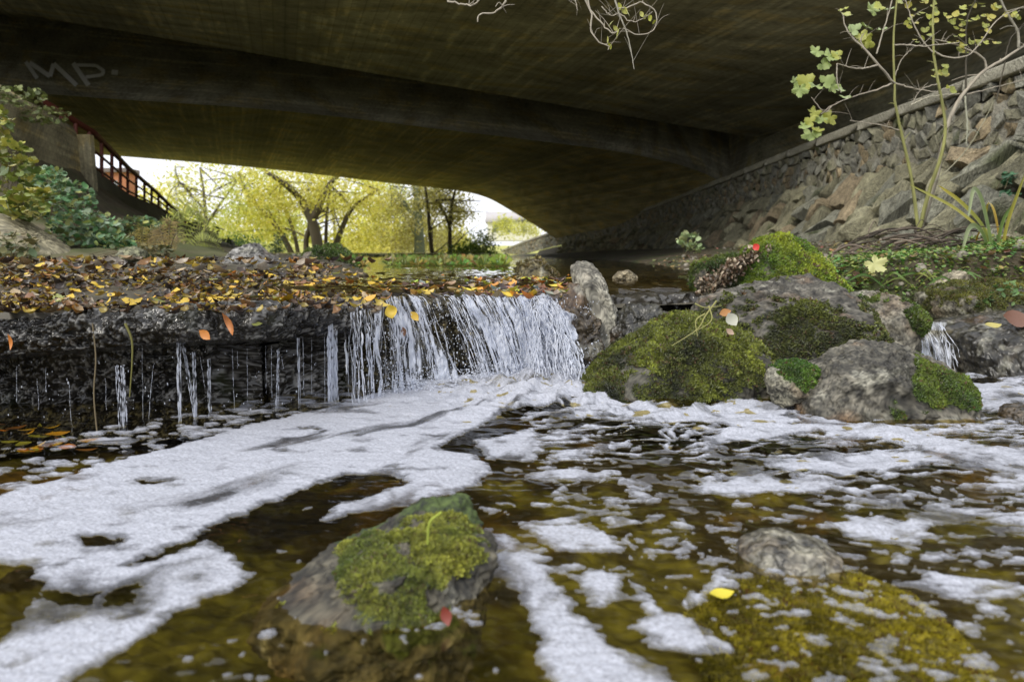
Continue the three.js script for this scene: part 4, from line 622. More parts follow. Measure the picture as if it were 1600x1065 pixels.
rock({ seed: 3, label: 'grey granite boulder with rust and moss patches standing in the foam at right', d: 2.17, c: [1385, 605], thick: 0.2, lean: 0.35, det: 74, box: 0.66, amp: 0.08, cuts: 4, col: [0.13, 0.12, 0.105], pale: [0.36, 0.33, 0.29], rust: 0.45, lichen: 0.02,
  out: [[1240, 640], [1252, 610], [1290, 575], [1330, 550], [1360, 541], [1400, 540], [1440, 555], [1480, 572], [1500, 592], [1506, 640], [1502, 690], [1420, 705], [1290, 700], [1245, 670]], tone: 0.42, moss: -0.5, mossUp: 0.1, spots: [[1430, 590, 40, 1.0], [1480, 605, 30, 1.1], [1400, 575, 36, 0.4], [1380, 610, 50, 0.3]], tufts: 4600, tuft: 0.009, mossC: [0.06, 0.12, 0.012], mossC2: [0.2, 0.26, 0.025] });
rock({ seed: 4, name: 'stone', cat: 'stone', label: 'small stone capped with bright moss between the big boulder and the granite one', d: 2.2, c: [1237, 600], thick: 0.075, lean: 0.2, det: 40, box: 0.7, col: [0.13, 0.12, 0.1], pale: [0.34, 0.32, 0.27],
  out: [[1198, 600], [1204, 580], [1225, 567], [1250, 566], [1275, 576], [1282, 600], [1270, 640], [1215, 640]], moss: -0.6, mossUp: 0.8, spots: [[1244, 580, 30, 0.9]], tufts: 2600, tuft: 0.011, mossC: [0.06, 0.15, 0.012], mossC2: [0.16, 0.26, 0.02] });
rock({ seed: 5, label: 'broad dark wet boulder cut off by the right edge of the photo', d: 2.95, c: [1590, 560], thick: 0.33, lean: 0.3, det: 64, box: 0.55, amp: 0.08, cuts: 4, damp: true, col: [0.035, 0.032, 0.028], pale: [0.13, 0.12, 0.105],
  out: [[1480, 545], [1484, 520], [1510, 506], [1560, 497], [1640, 488], [1760, 500], [1800, 560], [1760, 640], [1600, 640], [1495, 620]], moss: -0.9, mossUp: 0.1 });
rock({ seed: 6, name: 'stone', cat: 'stone', label: 'dark wet stone between the falls and the mossy sloping boulder', d: 2.86, c: [1000, 512], thick: 0.13, lean: 0.3, det: 44, box: 0.65, damp: true, col: [0.03, 0.028, 0.024], pale: [0.1, 0.095, 0.08],
  out: [[950, 520], [960, 492], [985, 477], [1015, 475], [1045, 488], [1052, 515], [1040, 560], [960, 565]], moss: -0.6, mossUp: 0.5, tufts: 500, tuft: 0.008 });
rock({ seed: 7, name: 'standing_stone', cat: 'stone', label: 'tall pale grey slab standing upright at the right end of the falls', d: 2.92, c: [930, 475], thick: 0.075, lean: 0.25, det: 50, box: 0.5, amp: 0.06, cuts: 3, col: [0.2, 0.185, 0.165], pale: [0.5, 0.47, 0.43], lichen: 0.06,
  out: [[893, 420], [905, 409], [922, 408], [938, 424], [952, 456], [966, 492], [962, 525], [945, 560], [912, 560], [908, 500], [900, 460]], moss: -0.8, mossUp: 0.2, spots: [[948, 440, 16, 0.6]], tufts: 300, tuft: 0.008 });
rock({ seed: 8, name: 'stone', cat: 'stone', label: 'dark crumbling stone wedged behind the jet at the end of the falls', d: 2.82, c: [905, 520], thick: 0.12, lean: 0.2, det: 44, damp: true, fine: 1.6, col: [0.045, 0.032, 0.022], pale: [0.13, 0.1, 0.07],
  out: [[868, 470], [890, 446], [915, 445], [930, 500], [945, 560], [930, 610], [890, 605], [872, 540]], moss: -0.7, mossUp: 0.4, tufts: 300, tuft: 0.008 });
rock({ seed: 9, name: 'mossy_mound', label: 'rounded hump covered in bright yellow-green moss behind the big boulder', d: 3.25, c: [1215, 440], thick: 0.24, lean: 0.3, det: 60, box: 0.75, amp: 0.06, cuts: 0, col: [0.1, 0.09, 0.06], pale: [0.2, 0.18, 0.14],
  out: [[1140, 470], [1150, 425], [1170, 392], [1195, 374], [1222, 368], [1246, 374], [1268, 396], [1290, 424], [1310, 450], [1310, 500], [1140, 510]], moss: 0.75, mossUp: 0.35, tufts: 17000, tuft: 0.0125, mossC: GREEN, mossC2: GREEN2 });
rock({ seed: 10, name: 'mossy_mound', label: 'low mossy stone sloping left from the bright green hump with old leaves on it', d: 3.3, c: [1125, 450], thick: 0.2, lean: 0.35, det: 50, box: 0.75, amp: 0.08, cuts: 1, col: [0.09, 0.075, 0.05], pale: [0.2, 0.18, 0.14],
  out: [[1082, 440], [1090, 416], [1120, 404], [1150, 400], [1185, 405], [1195, 440], [1190, 490], [1130, 500], [1095, 470]], moss: 0.25, mossUp: 0.3, tufts: 7000, tuft: 0.012, mossC: [0.06, 0.11, 0.012], mossC2: [0.2, 0.24, 0.025] });
rock({ seed: 12, label: 'boulder with a mossy right shoulder tucked behind the big boulder', d: 2.95, c: [1378, 510], thick: 0.24, lean: 0.25, det: 56, box: 0.65, amp: 0.09, cuts: 3, col: [0.1, 0.09, 0.075], pale: [0.3, 0.28, 0.25],
  out: [[1330, 480], [1345, 462], [1375, 455], [1400, 468], [1418, 490], [1420, 525], [1410, 560], [1345, 600], [1325, 540]], moss: -0.25, mossUp: 0.35, spots: [[1398, 495, 24, 1]], tufts: 4200, tuft: 0.012, mossC: [0.05, 0.12, 0.012], mossC2: [0.15, 0.2, 0.02] });
rock({ seed: 13, label: 'bank boulder overgrown with yellowish moss above the small cascade at right', d: 3.55, c: [1520, 475], thick: 0.3, lean: 0.5, det: 56, box: 0.62, amp: 0.1, cuts: 3, col: [0.1, 0.09, 0.07], pale: [0.24, 0.22, 0.18],
  out: [[1446, 478], [1452, 458], [1485, 447], [1540, 440], [1600, 442], [1650, 450], [1660, 490], [1600, 508], [1490, 510], [1452, 500]], moss: 0.1, mossUp: 0.4, tufts: 8000, tuft: 0.012, mossC: [0.07, 0.085, 0.014], mossC2: [0.2, 0.2, 0.025] });
rock({ seed: 14, name: 'stone', cat: 'stone', label: 'pale flat sandy stone lying on the bank below the iris clump', d: 3.75, c: [1480, 445], thick: 0.1, lean: 0.5, det: 36, box: 0.6, col: [0.3, 0.26, 0.2], pale: [0.5, 0.44, 0.36],
  out: [[1445, 456], [1452, 444], [1480, 428], [1500, 420], [1512, 428], [1505, 446], [1480, 460], [1450, 466]], moss: -1.2 });
rock({ seed: 15, name: 'stone', cat: 'stone', label: 'low dark stone at the right edge breaking the foam', d: 2.06, c: [1600, 655], thick: 0.07, lean: 0.4, det: 32, damp: true, col: [0.05, 0.04, 0.03], pale: [0.16, 0.12, 0.09], rust: 0.5, out: [[1572, 652], [1585, 640], [1610, 634], [1650, 645], [1650, 680], [1580, 676]], moss: -1 });
rock({ seed: 16, label: 'pointed mossy rock rising from the water in the foreground', d: 1.0, c: [630, 890], thick: 0.125, lean: 0.95, det: 80, box: 0.8, amp: 0.09, cuts: 3, fine: 1.5, col: [0.048, 0.043, 0.034], pale: [0.17, 0.152, 0.12], lichen: -0.05,
  out: [[428, 938], [448, 910], [500, 882], [560, 856], [620, 832], [668, 818], [712, 818], [745, 838], [764, 868], [772, 905], [764, 950], [720, 1010], [600, 1015], [470, 985]], tone: 0.6, moss: -0.68, mossUp: 0.1, mossVar: 2.6, spots: [[705, 832, 52, 1.1], [650, 860, 80, 0.7], [590, 880, 80, 0.5], [740, 850, 44, 0.6], [690, 890, 60, 0.5], [560, 860, 40, 0.4]], tufts: 13000, tuft: 0.0048, mossC: [0.07, 0.12, 0.014], mossC2: [0.48, 0.48, 0.06] });
rock({ seed: 17, label: 'pale grey stone just breaking the water in the right foreground', d: 1.08, c: [1232, 896], thick: 0.09, lean: 0.2, tone: 0.62, det: 54, box: 0.8, amp: 0.06, cuts: 1, fine: 0.6, damp: true, col: [0.13, 0.12, 0.105], pale: [0.36, 0.34, 0.3],
  out: [[1152, 890], [1168, 862], [1200, 846], [1238, 842], [1278, 848], [1306, 866], [1314, 900], [1300, 990], [1160, 990]], moss: -1.2 });
rock({ seed: 18, name: 'submerged_rock', label: 'algae covered rock under the water in the right foreground', d: 0.98, c: [1310, 985], thick: 0.16, lean: 0.9, tone: 1, det: 50, box: 0.8, amp: 0.1, cuts: 1, fine: 0.7, col: [0.16, 0.14, 0.03], pale: [0.36, 0.32, 0.08],
  out: [[1090, 1000], [1150, 955], [1250, 935], [1380, 938], [1460, 965], [1500, 1030], [1440, 1110], [1120, 1110]], moss: 0.4, mossUp: 0.3, mossC: [0.2, 0.21, 0.03], mossC2: [0.52, 0.52, 0.09], tufts: 9000, tuft: 0.012, under: true });
// rocks on the lip and beyond it
rock({ seed: 20, label: 'angular grey rock with white streaks at the back of the leaf litter', d: 5.2, c: [392, 402], thick: 0.16, lean: 0.2, det: 44, box: 0.6, cuts: 4, col: [0.12, 0.115, 0.12], pale: [0.36, 0.35, 0.37], out: [[345, 414], [362, 395], [382, 382], [398, 379], [412, 392], [440, 410], [436, 424], [350, 424]], moss: -1 });
rock({ seed: 21, label: 'mossy boulder in the upper stream below the forked tree', d: 6.4, c: [512, 408], thick: 0.22, lean: 0.3, det: 44, box: 0.7, col: [0.1, 0.085, 0.07], pale: [0.26, 0.22, 0.2], out: [[464, 412], [476, 396], [500, 388], [524, 384], [545, 398], [554, 416], [546, 428], [470, 428]], moss: -0.1, mossUp: 0.3, spots: [[530, 398, 16, 0.8]], tufts: 2600, tuft: 0.022, mossC: [0.05, 0.11, 0.012], mossC2: [0.14, 0.2, 0.02] });
rock({ seed: 22, name: 'stone', cat: 'stone', label: 'flat brownish stone between the grey rock and the mossy boulder upstream', d: 5.8, c: [440, 414], thick: 0.14, lean: 0.5, det: 30, col: [0.16, 0.14, 0.1], pale: [0.34, 0.3, 0.22], out: [[412, 416], [425, 408], [450, 407], [470, 414], [470, 424], [415, 424]], moss: -0.6 });
rock({ seed: 23, name: 'stone', cat: 'stone', label: 'domed stone draped with dry grass beyond the falls near the right bank', d: 5.0, c: [838, 425], thick: 0.16, lean: 0.3, det: 36, col: [0.1, 0.085, 0.05], pale: [0.26, 0.22, 0.13], out: [[805, 436], [812, 416], [832, 406], [852, 408], [868, 428], [870, 444], [808, 444]], moss: -0.3, mossUp: 0.5, tufts: 900, tuft: 0.022, mossC: [0.12, 0.1, 0.03], mossC2: [0.25, 0.2, 0.06] });
rock({ seed: 24, name: 'stone', cat: 'stone', label: 'brown stone at the waterline upstream below the twin thin trees', d: 11, c: [650, 425], thick: 0.3, lean: 0.3, det: 30, col: [0.13, 0.1, 0.08], pale: [0.26, 0.2, 0.17], out: [[628, 432], [634, 420], [652, 416], [668, 424], [672, 434], [630, 438]], moss: -0.8 });
rock({ seed: 25, name: 'stone', cat: 'stone', label: 'round greenish stone at the foot of the ferns on the left bank', d: 5.0, c: [203, 398], thick: 0.12, lean: 0.2, det: 32, col: [0.15, 0.15, 0.1], pale: [0.3, 0.3, 0.2], out: [[182, 398], [190, 388], [205, 385], [220, 391], [224, 402], [205, 412], [185, 410]], moss: -0.7 });
rock({ seed: 26, name: 'stone_slab', cat: 'stone', label: 'long weathered concrete slab lying down the left bank beside the foliage', d: 5.3, c: [60, 375], thick: 0.16, lean: 0.4, det: 44, box: 0.5, col: [0.24, 0.21, 0.14], pale: [0.42, 0.38, 0.28], out: [[-60, 330], [0, 334], [30, 348], [90, 382], [124, 406], [100, 420], [40, 408], [-60, 380]], moss: -0.9, cuts: 2 });
rock({ seed: 27, name: 'stone', cat: 'stone', label: 'small tan stone on the bank just right of the standing slab', d: 3.9, c: [975, 432], thick: 0.08, lean: 0.4, det: 28, col: [0.22, 0.18, 0.12], pale: [0.4, 0.34, 0.25], out: [[958, 434], [966, 424], [982, 422], [996, 432], [990, 444], [962, 444]], moss: -1 });
rock({ seed: 28, name: 'stone', cat: 'stone', label: 'dark wet stone at the head of the small rapid left of the low mossy stone', d: 3.3, c: [1078, 484], thick: 0.1, lean: 0.2, det: 32, damp: true, col: [0.04, 0.036, 0.03], pale: [0.13, 0.12, 0.1], out: [[1046, 490], [1056, 474], [1080, 468], [1104, 474], [1112, 496], [1060, 506]], moss: -0.9 });
{ // small stones and gravel scattered on the banks and round the boulders
  const R = rng(41), list = [], g = new THREE.IcosahedronGeometry(1, 2), p = g.attributes.position; for (let i = 0; i < p.count; i++) { const x = p.getX(i), y = p.getY(i), z = p.getZ(i), k = 1 + 0.35 * fbm(x * 1.3, y * 1.3, z * 1.3, 2); p.setXYZ(i, x * k, y * k * 0.65, z * k); } g.computeVertexNormals();
  for (let k = 0; k < 900; k++) { const d = 3.3 + 9 * R() * R(), x = lerp(0.6, 3.7, R()) + d * 0.04; const y = rightBankY(x, d), r = 0.012 + 0.05 * R() * R() * R(), c = 0.1 + 0.2 * R(); list.push([placeM(V(x, y + r * 0.2, -d), R(), R() * 6, R(), r), [c, c * 0.9, c * 0.72]]); }
  for (let k = 0; k < 700; k++) { const d = 2.3 + 5 * R(), x = lerp(-4.4, -0.75 - 0.1 * d, R()), r = 0.008 + 0.03 * R() * R() * R(), c = 0.03 + 0.09 * R(); list.push([placeM(V(x, barY(x, d) + r * 0.2, -d), R(), R() * 6, R(), r), [c, c * 0.92, c * 0.75]]); }
  instanced('pebbles', g, rockMat.clone(), list).material.vertexColors = false;
}
// ---------------------------------------------------------------- trees and bushes beyond the bridge
function crown(blobs, n, size, c1, c2, R, spread = 0.55, tmpl = QUADLEAF) { // leaves in clumps through the volume of the blobs [u, v, ru, rv, d, depth]
  const s = new Soup(); let tot = 0; const w = blobs.map((b) => (tot += b[2] * b[3] * (b[6] ?? 1)));
  for (let k = 0; k < n / 22; k++) {
    const q = R() * tot, b = blobs[w.findIndex((t) => t >= q)], th = R() * 2 * PI, r = Math.pow(R(), 0.42), c = at(b[0] + cos(th) * r * b[2], b[1] + sin(th) * r * b[3], b[4] + (R() - 0.5) * b[5]), tone = R(), rad = size * 5 * (0.6 + R()) * spread * 2;
    for (let i = 0; i < 22; i++) { const g = () => (R() + R() + R() - 1.5) / 1.5, p = V(c.x + g() * rad, c.y + g() * rad * 0.7, c.z + g() * rad), m = mix3(c1, c2, clamp(tone + (R() - 0.5) * 0.5)), br = 0.75 + 0.45 * R(); s.template(tmpl, placeM(p, (R() - 0.5) * 2.4, R() * 6.28, (R() - 0.5) * 2.4, size * (0.6 + 0.8 * R())), m.map((t) => t * br)); }
  }
  return s.geo();
}
const BARK = [0.085, 0.07, 0.05];
function limbs(list, colr, R) { // list of [points in pixels with a distance, first radius, last radius]
  const s = new Soup();
  for (const [pts, r0, r1] of list) { const p = pxCurve(pts, 14); s.tube(p, (t) => lerp(r0, r1, t), 7, () => { const q = 0.75 + 0.5 * R(); return colr.map((t) => t * q); }); }
  return s.geo();
}
function tree(name, label, cat, base, limbList, blobs, n, size, c1, c2, seed, o = {}) {
  const R = rng(seed), t = thing(name, label, cat, base, o.group), inv = (g) => { g.translate(-base.x, -base.y, -base.z); return g; };
  const extra = []; // twigs that reach into the crown
  if (!o.noTwigs) for (let k = 0; k < 26; k++) { const L = limbList[floor(R() * limbList.length)][0], a = L[L.length - 1 - floor(R() * (L.length - 1))], b = blobs[floor(R() * blobs.length)], e = [b[0] + (R() - 0.5) * 1.5 * b[2], b[1] + (R() - 0.5) * 1.4 * b[3], b[4] + (R() - 0.5) * b[5] * 0.5], sc = min(1, 70 / (hypot(e[0] - a[0], e[1] - a[1]) + 1)); extra.push([[a, [a[0] + (e[0] - a[0]) * sc * 0.5 + (R() - 0.5) * 10, a[1] + (e[1] - a[1]) * sc * 0.5 - 6 * R(), lerp(a[2], e[2], 0.5)], [a[0] + (e[0] - a[0]) * sc, a[1] + (e[1] - a[1]) * sc, e[2]]], size * 0.3, size * 0.06]); }
  mesh('trunk', inv(limbs([...limbList, ...extra], o.bark ?? BARK, R)), barkMat, t);
  const c = stuff('crown', inv(crown(blobs, n, size, c1, c2, R, o.spread)), leafMat, t);
  return t;
}
const YG = [0.62, 0.62, 0.09], YG2 = [0.48, 0.54, 0.09], YEL = [0.72, 0.64, 0.1], OLV = [0.44, 0.42, 0.12];
tree('willow_tree', 'yellow leafed tree with a forked dark trunk in the middle of the opening', 'tree', at(497, 405, 38),
  [[[[500, 408, 38], [490, 352, 38], [483, 336, 38], [468, 310, 38], [440, 284, 37], [415, 268, 37]], 0.33, 0.1], [[[486, 345, 38], [497, 326, 38], [508, 298, 38], [525, 276, 38], [548, 258, 38]], 0.24, 0.08], [[[478, 406, 38.4], [479, 370, 38.3], [488, 346, 38.1]], 0.16, 0.13], [[[518, 402, 39], [532, 362, 39], [550, 326, 39], [590, 296, 39]], 0.2, 0.07], [[[508, 400, 39.5], [511, 330, 39.5], [517, 290, 39.5]], 0.12, 0.06]],
  [[455, 290, 80, 40, 39, 7], [540, 290, 70, 40, 40, 7], [570, 345, 50, 45, 41, 6], [420, 330, 40, 40, 41, 5]], 11000, 0.17, YG, YEL, 201);
tree('leaning_tree', 'slim tree with several stems leaning left beside the forked tree', 'tree', at(463, 407, 42),
  [[[[462, 409, 42], [436, 360, 42], [408, 328, 42], [385, 296, 42]], 0.2, 0.07], [[[468, 408, 42], [458, 360, 42], [440, 318, 42], [420, 290, 42]], 0.14, 0.05], [[[400, 318, 42], [380, 290, 42], [372, 268, 42]], 0.09, 0.04]], [[400, 300, 50, 36, 43, 6], [385, 350, 50, 36, 44, 6], [440, 350, 26, 40, 45, 5]], 5200, 0.17, YG, YG2, 202, { spread: 0.6 });
tree('light_leafed_tree', 'sparse pale tree at the left of the opening with bright sky between its leaves', 'tree', at(325, 405, 46), [[[[330, 412, 46], [322, 350, 46], [318, 300, 46], [312, 262, 46]], 0.16, 0.06], [[[322, 350, 46], [350, 310, 46], [372, 280, 46]], 0.1, 0.05], [[[320, 330, 46], [296, 300, 46], [280, 285, 46]], 0.08, 0.04]], [[320, 275, 62, 28, 46, 8], [350, 330, 60, 40, 47, 8], [300, 335, 34, 26, 46, 6], [275, 300, 26, 22, 46, 5]], 2900, 0.2, YG, [0.55, 0.52, 0.16], 203, { spread: 0.8 });
tree('ivy_clad_tree', 'tree with a stout ivy covered trunk and dense olive yellow crown right of centre', 'tree', at(655, 425, 44), [[[[655, 426, 44], [655, 380, 44], [653, 335, 44], [650, 300, 44], [640, 270, 44]], 0.42, 0.12], [[[652, 330, 44], [675, 300, 44], [690, 280, 44]], 0.16, 0.06], [[[652, 345, 44], [625, 310, 44], [610, 290, 44]], 0.16, 0.06]], [[640, 320, 50, 44, 45, 7], [680, 345, 42, 50, 46, 6], [610, 345, 34, 40, 46, 6], [655, 380, 44, 28, 47, 5]], 10000, 0.16, [0.42, 0.37, 0.08], OLV, 204, { bark: [0.1, 0.12, 0.07] });
tree('slender_tree', 'twin slender dark trunks with a loose crown at the right of the trees', 'tree', at(700, 432, 34), [[[[690, 434, 34], [676, 398, 34], [671, 360, 34], [668, 318, 34], [664, 288, 34]], 0.13, 0.05], [[[706, 433, 34], [703, 390, 34], [703, 356, 34], [706, 320, 34], [713, 290, 34]], 0.14, 0.05], [[[703, 356, 34], [694, 332, 34], [682, 312, 34]], 0.08, 0.04]], [[700, 318, 32, 34, 35, 4], [715, 345, 14, 30, 35, 3], [668, 312, 26, 26, 35, 4], [752, 322, 34, 20, 35, 2, 0.04]], 3200, 0.13, [0.45, 0.4, 0.07], OLV, 205);
{ // the wood further off: single trees standing behind one another
  const far_ = [[250, 330, 42, 38, 85], [300, 365, 40, 32, 78], [345, 375, 44, 30, 88], [400, 365, 46, 40, 80], [455, 372, 46, 36, 90], [520, 350, 50, 50, 84], [575, 372, 44, 36, 78], [615, 360, 40, 48, 92], [665, 378, 40, 34, 80], [480, 300, 60, 40, 100], [590, 305, 46, 34, 104], [705, 385, 26, 26, 76]];
  const what = ['at the left end of the far wood beside the white gap', 'low in the far wood above the ferns', 'in the far wood above the angular grey rock', 'in the far wood left of the leaning stems', 'in the far wood behind the leaning stems', 'in the far wood right of the forked trunk', 'in the far wood between forked tree and ivy-clad trunk', 'in the far wood just left of the ivy-clad trunk', 'in the far wood right of the ivy-clad trunk', 'standing tall far behind the forked tree', 'standing tall far behind, left of the ivy-clad crown', 'at the right end of the far wood behind the twin trunks'];
  far_.forEach(([u, v, ru, rv, d], k) => tree('far_tree', `hazy yellow-green tree ${what[k]}`, 'tree', at(u, 415, d), [[[[u, 418, d], [u + 3, v + rv * 0.4, d], [u, v - rv * 0.4, d]], 0.3, 0.1]], [[u, v, ru, rv, d, 9], [u + ru * 0.4, v + rv * 0.5, ru * 0.7, rv * 0.6, d, 8]], 3600, 0.34, [YG, YG2, [0.6, 0.55, 0.1]][k % 3], [YEL, YG, [0.45, 0.45, 0.08]][k % 3], 230 + k, { group: 'trees of the far wood', noTwigs: true, spread: 0.5 }));
  const bush = (label, u, v, ru, rv, d, n, size, c1, c2, seed) => tree('bush', label, 'bush', at(u, v + rv, d), [[[[u, v + rv, d], [u + 2, v, d]], 0.05, 0.02]], [[u, v, ru, rv, d, ru * d / FP * 1.2], [u - ru * 0.4, v + rv * 0.4, ru * 0.6, rv * 0.6, d, 1]], n, size, c1, c2, seed, { noTwigs: true });
  bush('fresh green bush with a few orange leaves where the right wall ends', 738, 408, 40, 24, 30, 3600, 0.12, [0.07, 0.2, 0.03], [0.22, 0.32, 0.04], 260);
  bush('taller green bush rising against the bright sky by the right wall', 752, 385, 20, 22, 33, 1600, 0.12, [0.16, 0.24, 0.04], [0.3, 0.34, 0.06], 261);
  bush('rounded green bush at the lower end of the left wall', 372, 385, 30, 16, 34, 1800, 0.12, [0.1, 0.24, 0.03], [0.26, 0.36, 0.05], 262);
  bush('narrow dark upright conifer between the leaning stems and the left wall', 434, 386, 5, 20, 36, 900, 0.1, [0.02, 0.06, 0.02], [0.04, 0.1, 0.03], 263);
  bush('small pale round tree far off beyond the end of the right wall', 790, 352, 12, 9, 120, 900, 0.4, YG, [0.5, 0.5, 0.14], 264);
  bush('low yellowish scrub on the far right slope under the haunch of the bridge', 822, 358, 26, 8, 90, 900, 0.3, YG, [0.5, 0.48, 0.16], 265);
  bush('yellowing thicket under the forked tree beyond the stream', 560, 396, 60, 14, 50, 3600, 0.17, YG, YEL, 266);
  bush('yellowing thicket at the foot of the leaning stems', 425, 396, 36, 16, 50, 2200, 0.17, YG2, YEL, 267);
  bush('pale thicket behind the twin trunks at the stream edge', 640, 402, 46, 14, 56, 2600, 0.18, [0.42, 0.4, 0.1], [0.5, 0.46, 0.16], 268);
}
{ // a pale house, a lamp and a brick building glimpsed beyond
  const h = thing('pale_house', 'pale house far off on the slope beyond the end of the right wall', 'house', at(800, 368, 130)), R = rng(3);
  const w = new Soup(); w.box([-4.5, -1, -4], [4.5, 2.4, 4]); mesh('wall', w.geo(), std([0.7, 0.68, 0.64], 0.9), h);
  const r = new Soup(), a = [[-4.9, 2.3, 4.5], [4.9, 2.3, 4.5], [4.9, 2.3, -4.5], [-4.9, 2.3, -4.5], [-4.9, 4.4, 0], [4.9, 4.4, 0]].map((p) => r.vert(...p, WHITE)); r.quad(a[0], a[1], a[5], a[4]); r.quad(a[2], a[3], a[4], a[5]); r.tri(a[0], a[4], a[3]); r.tri(a[1], a[2], a[5]); r.quad(a[3], a[2], a[1], a[0]); mesh('roof', r.geo(), std([0.4, 0.38, 0.38], 0.8), h);
  for (let k = 0; k < 3; k++) { const q = new Soup(); q.box([-3.6 + k * 2.6, 0.5, 3.95], [-2.5 + k * 2.6, 1.8, 4.04]); mesh('window', q.geo(), std([0.1, 0.12, 0.14], 0.15), h); }
  const l = thing('street_lamp', 'slim pale street lamp standing before the white sky at the left', 'street lamp', at(278, 352, 52)), p = new Soup(); p.tube([V(0, 0, 0), V(0, 4.2, 0)], (t) => lerp(0.09, 0.05, t), 8); mesh('pole', p.geo(), std([0.5, 0.5, 0.52], 0.5), l);
  const lh = new Soup(); lh.tube([V(0, 4.2, 0), V(0.25, 4.3, 0), V(0.75, 4.28, 0)], (t) => lerp(0.05, 0.1, t), 8, () => WHITE, 0.5); mesh('lamp_head', lh.geo(), std([0.45, 0.45, 0.47], 0.5), l);
  const b = thing('brick_building', 'orange brick building partly seen behind the rusty railing', 'building', at(188, 312, 44)), bw = new Soup(); bw.box([-3.2, -1, -1], [0.5, 1.7, 0]); mesh('wall', bw.geo(), std([0.4, 0.16, 0.08], 0.85), b);
  const br = new Soup(); br.box([-3.4, 1.7, -1.2], [0.7, 1.95, 0.2]); mesh('roof', br.geo(), std([0.16, 0.13, 0.12], 0.8), b);
  for (let k = 0; k < 3; k++) { const q = new Soup(); q.box([-3 + k * 1.15, 0.1, -0.05], [-2.4 + k * 1.15, 1.2, 0.03]); mesh('window', q.geo(), std([0.35, 0.36, 0.38], 0.2), b); }
}
// ---------------------------------------------------------------- plants on the banks
const leafGeos = { lobed: tmplGeo(LOBED), lobed3: tmplGeo(LOBED3), ovate: tmplGeo(OVATE), lance: tmplGeo(LANCE), broad: tmplGeo(BROAD) };
function leafMaterial(c, rough = 0.7, tr = 0.35) { return phys(c, rough, { transmission: tr, side: THREE.DoubleSide }); }
function aimed(pos, size, R, face = 0.6) { return placeM(pos, face + (R() - 0.5) * 1.1, R() * 6.28, (R() - 0.5) * 1.1, size); }
function foliage(name, label, cat, blobs, n, size, cols, geo, seed, o = {}) { // leafy clump; blobs [u, v, ru, rv, d, depth]
  const R = rng(seed), b0 = blobs[0], base = at(b0[0], b0[1] + b0[3], b0[4]), t = thing(name, label, cat, base, o.group), list = [], s = new Soup();
  for (let k = 0; k < n; k++) { const b = blobs[floor(R() * blobs.length)], a = R() * 6.28, r = sqrt(R()), p = at(b[0] + cos(a) * r * b[2], b[1] + sin(a) * r * b[3], b[4] + (R() - 0.5) * b[5]).sub(base), c = mix3(cols[floor(R() * cols.length)], cols[floor(R() * cols.length)], R()), br = 0.6 + 0.7 * R(); list.push([placeM(p, 0.5 + (R() - 0.5) * 1.3, R() * 6.28, (R() - 0.5) * 1.2, size * (0.5 + 0.9 * R())), c.map((q) => q * br)]); if (k % 14 === 0) { const q = V((R() - 0.5) * 0.3, -0.1, (R() - 0.5) * 0.2).lerp(p, 0.25); s.tube(curve([q, q.clone().lerp(p, 0.6).add(V(0, 0.05, 0)), p], 6), () => size * 0.035, 4, () => [0.12, 0.1, 0.05]); } }
  instanced('foliage', geo, instLeafMat, list, t); mesh('stem', s.geo(), barkMat, t);
  return t;
}
const BLUEG = [[0.1, 0.25, 0.08], [0.16, 0.34, 0.14], [0.34, 0.46, 0.3], [0.05, 0.11, 0.04], [0.4, 0.42, 0.1]], YLG = [[0.3, 0.32, 0.04], [0.18, 0.24, 0.03], [0.42, 0.36, 0.06], [0.1, 0.16, 0.03]];
foliage('bramble', 'dark blue-green leafy bramble covering the left bank below the concrete wall', 'bramble', [[100, 315, 52, 34, 6.8, 0.7], [130, 360, 60, 32, 6.0, 0.6], [70, 290, 40, 30, 7.2, 0.7], [170, 382, 40, 18, 5.8, 0.4], [215, 352, 34, 14, 8, 0.6]], 2500, 0.056, BLUEG, leafGeos.broad, 301);
foliage('yellow_green_shrub', 'yellow-green leafy shrub at the left edge of the photo', 'shrub', [[10, 260, 44, 48, 5.6, 0.6], [40, 315, 40, 26, 5.4, 0.5], [-20, 200, 40, 40, 5.8, 0.5]], 420, 0.085, YLG, leafGeos.lobed3, 302);
foliage('ivy', 'ivy trailing over the top of the concrete wall at upper left', 'ivy', [[25, 150, 50, 16, 8.6, 0.6], [70, 180, 40, 14, 9.6, 0.6]], 360, 0.06, [[0.24, 0.28, 0.08], [0.12, 0.16, 0.04], [0.2, 0.24, 0.06]], leafGeos.broad, 303);
foliage('ground_ivy', 'low dark plants along the foot of the left bank beside the grey slab', 'plant', [[20, 385, 40, 22, 4.9, 0.4], [240, 392, 30, 10, 5.6, 0.4], [300, 360, 50, 16, 10, 1]], 300, 0.06, [[0.06, 0.1, 0.03], [0.14, 0.14, 0.04], [0.2, 0.16, 0.05]], leafGeos.ovate, 304);
foliage('small_plant', 'small pale green plant growing in front of the shaded revetment', 'plant', [[1074, 374, 18, 10, 6, 0.15], [1084, 388, 14, 8, 6, 0.12]], 70, 0.055, [[0.35, 0.45, 0.22], [0.25, 0.34, 0.14], [0.45, 0.46, 0.2]], leafGeos.broad, 305);
foliage('green_weed', 'green weeds hanging over the mossy bank boulder at right', 'plant', [[1575, 462, 26, 24, 3.35, 0.2], [1545, 475, 20, 14, 3.3, 0.1]], 150, 0.03, [[0.08, 0.2, 0.04], [0.16, 0.28, 0.07]], leafGeos.ovate, 306);
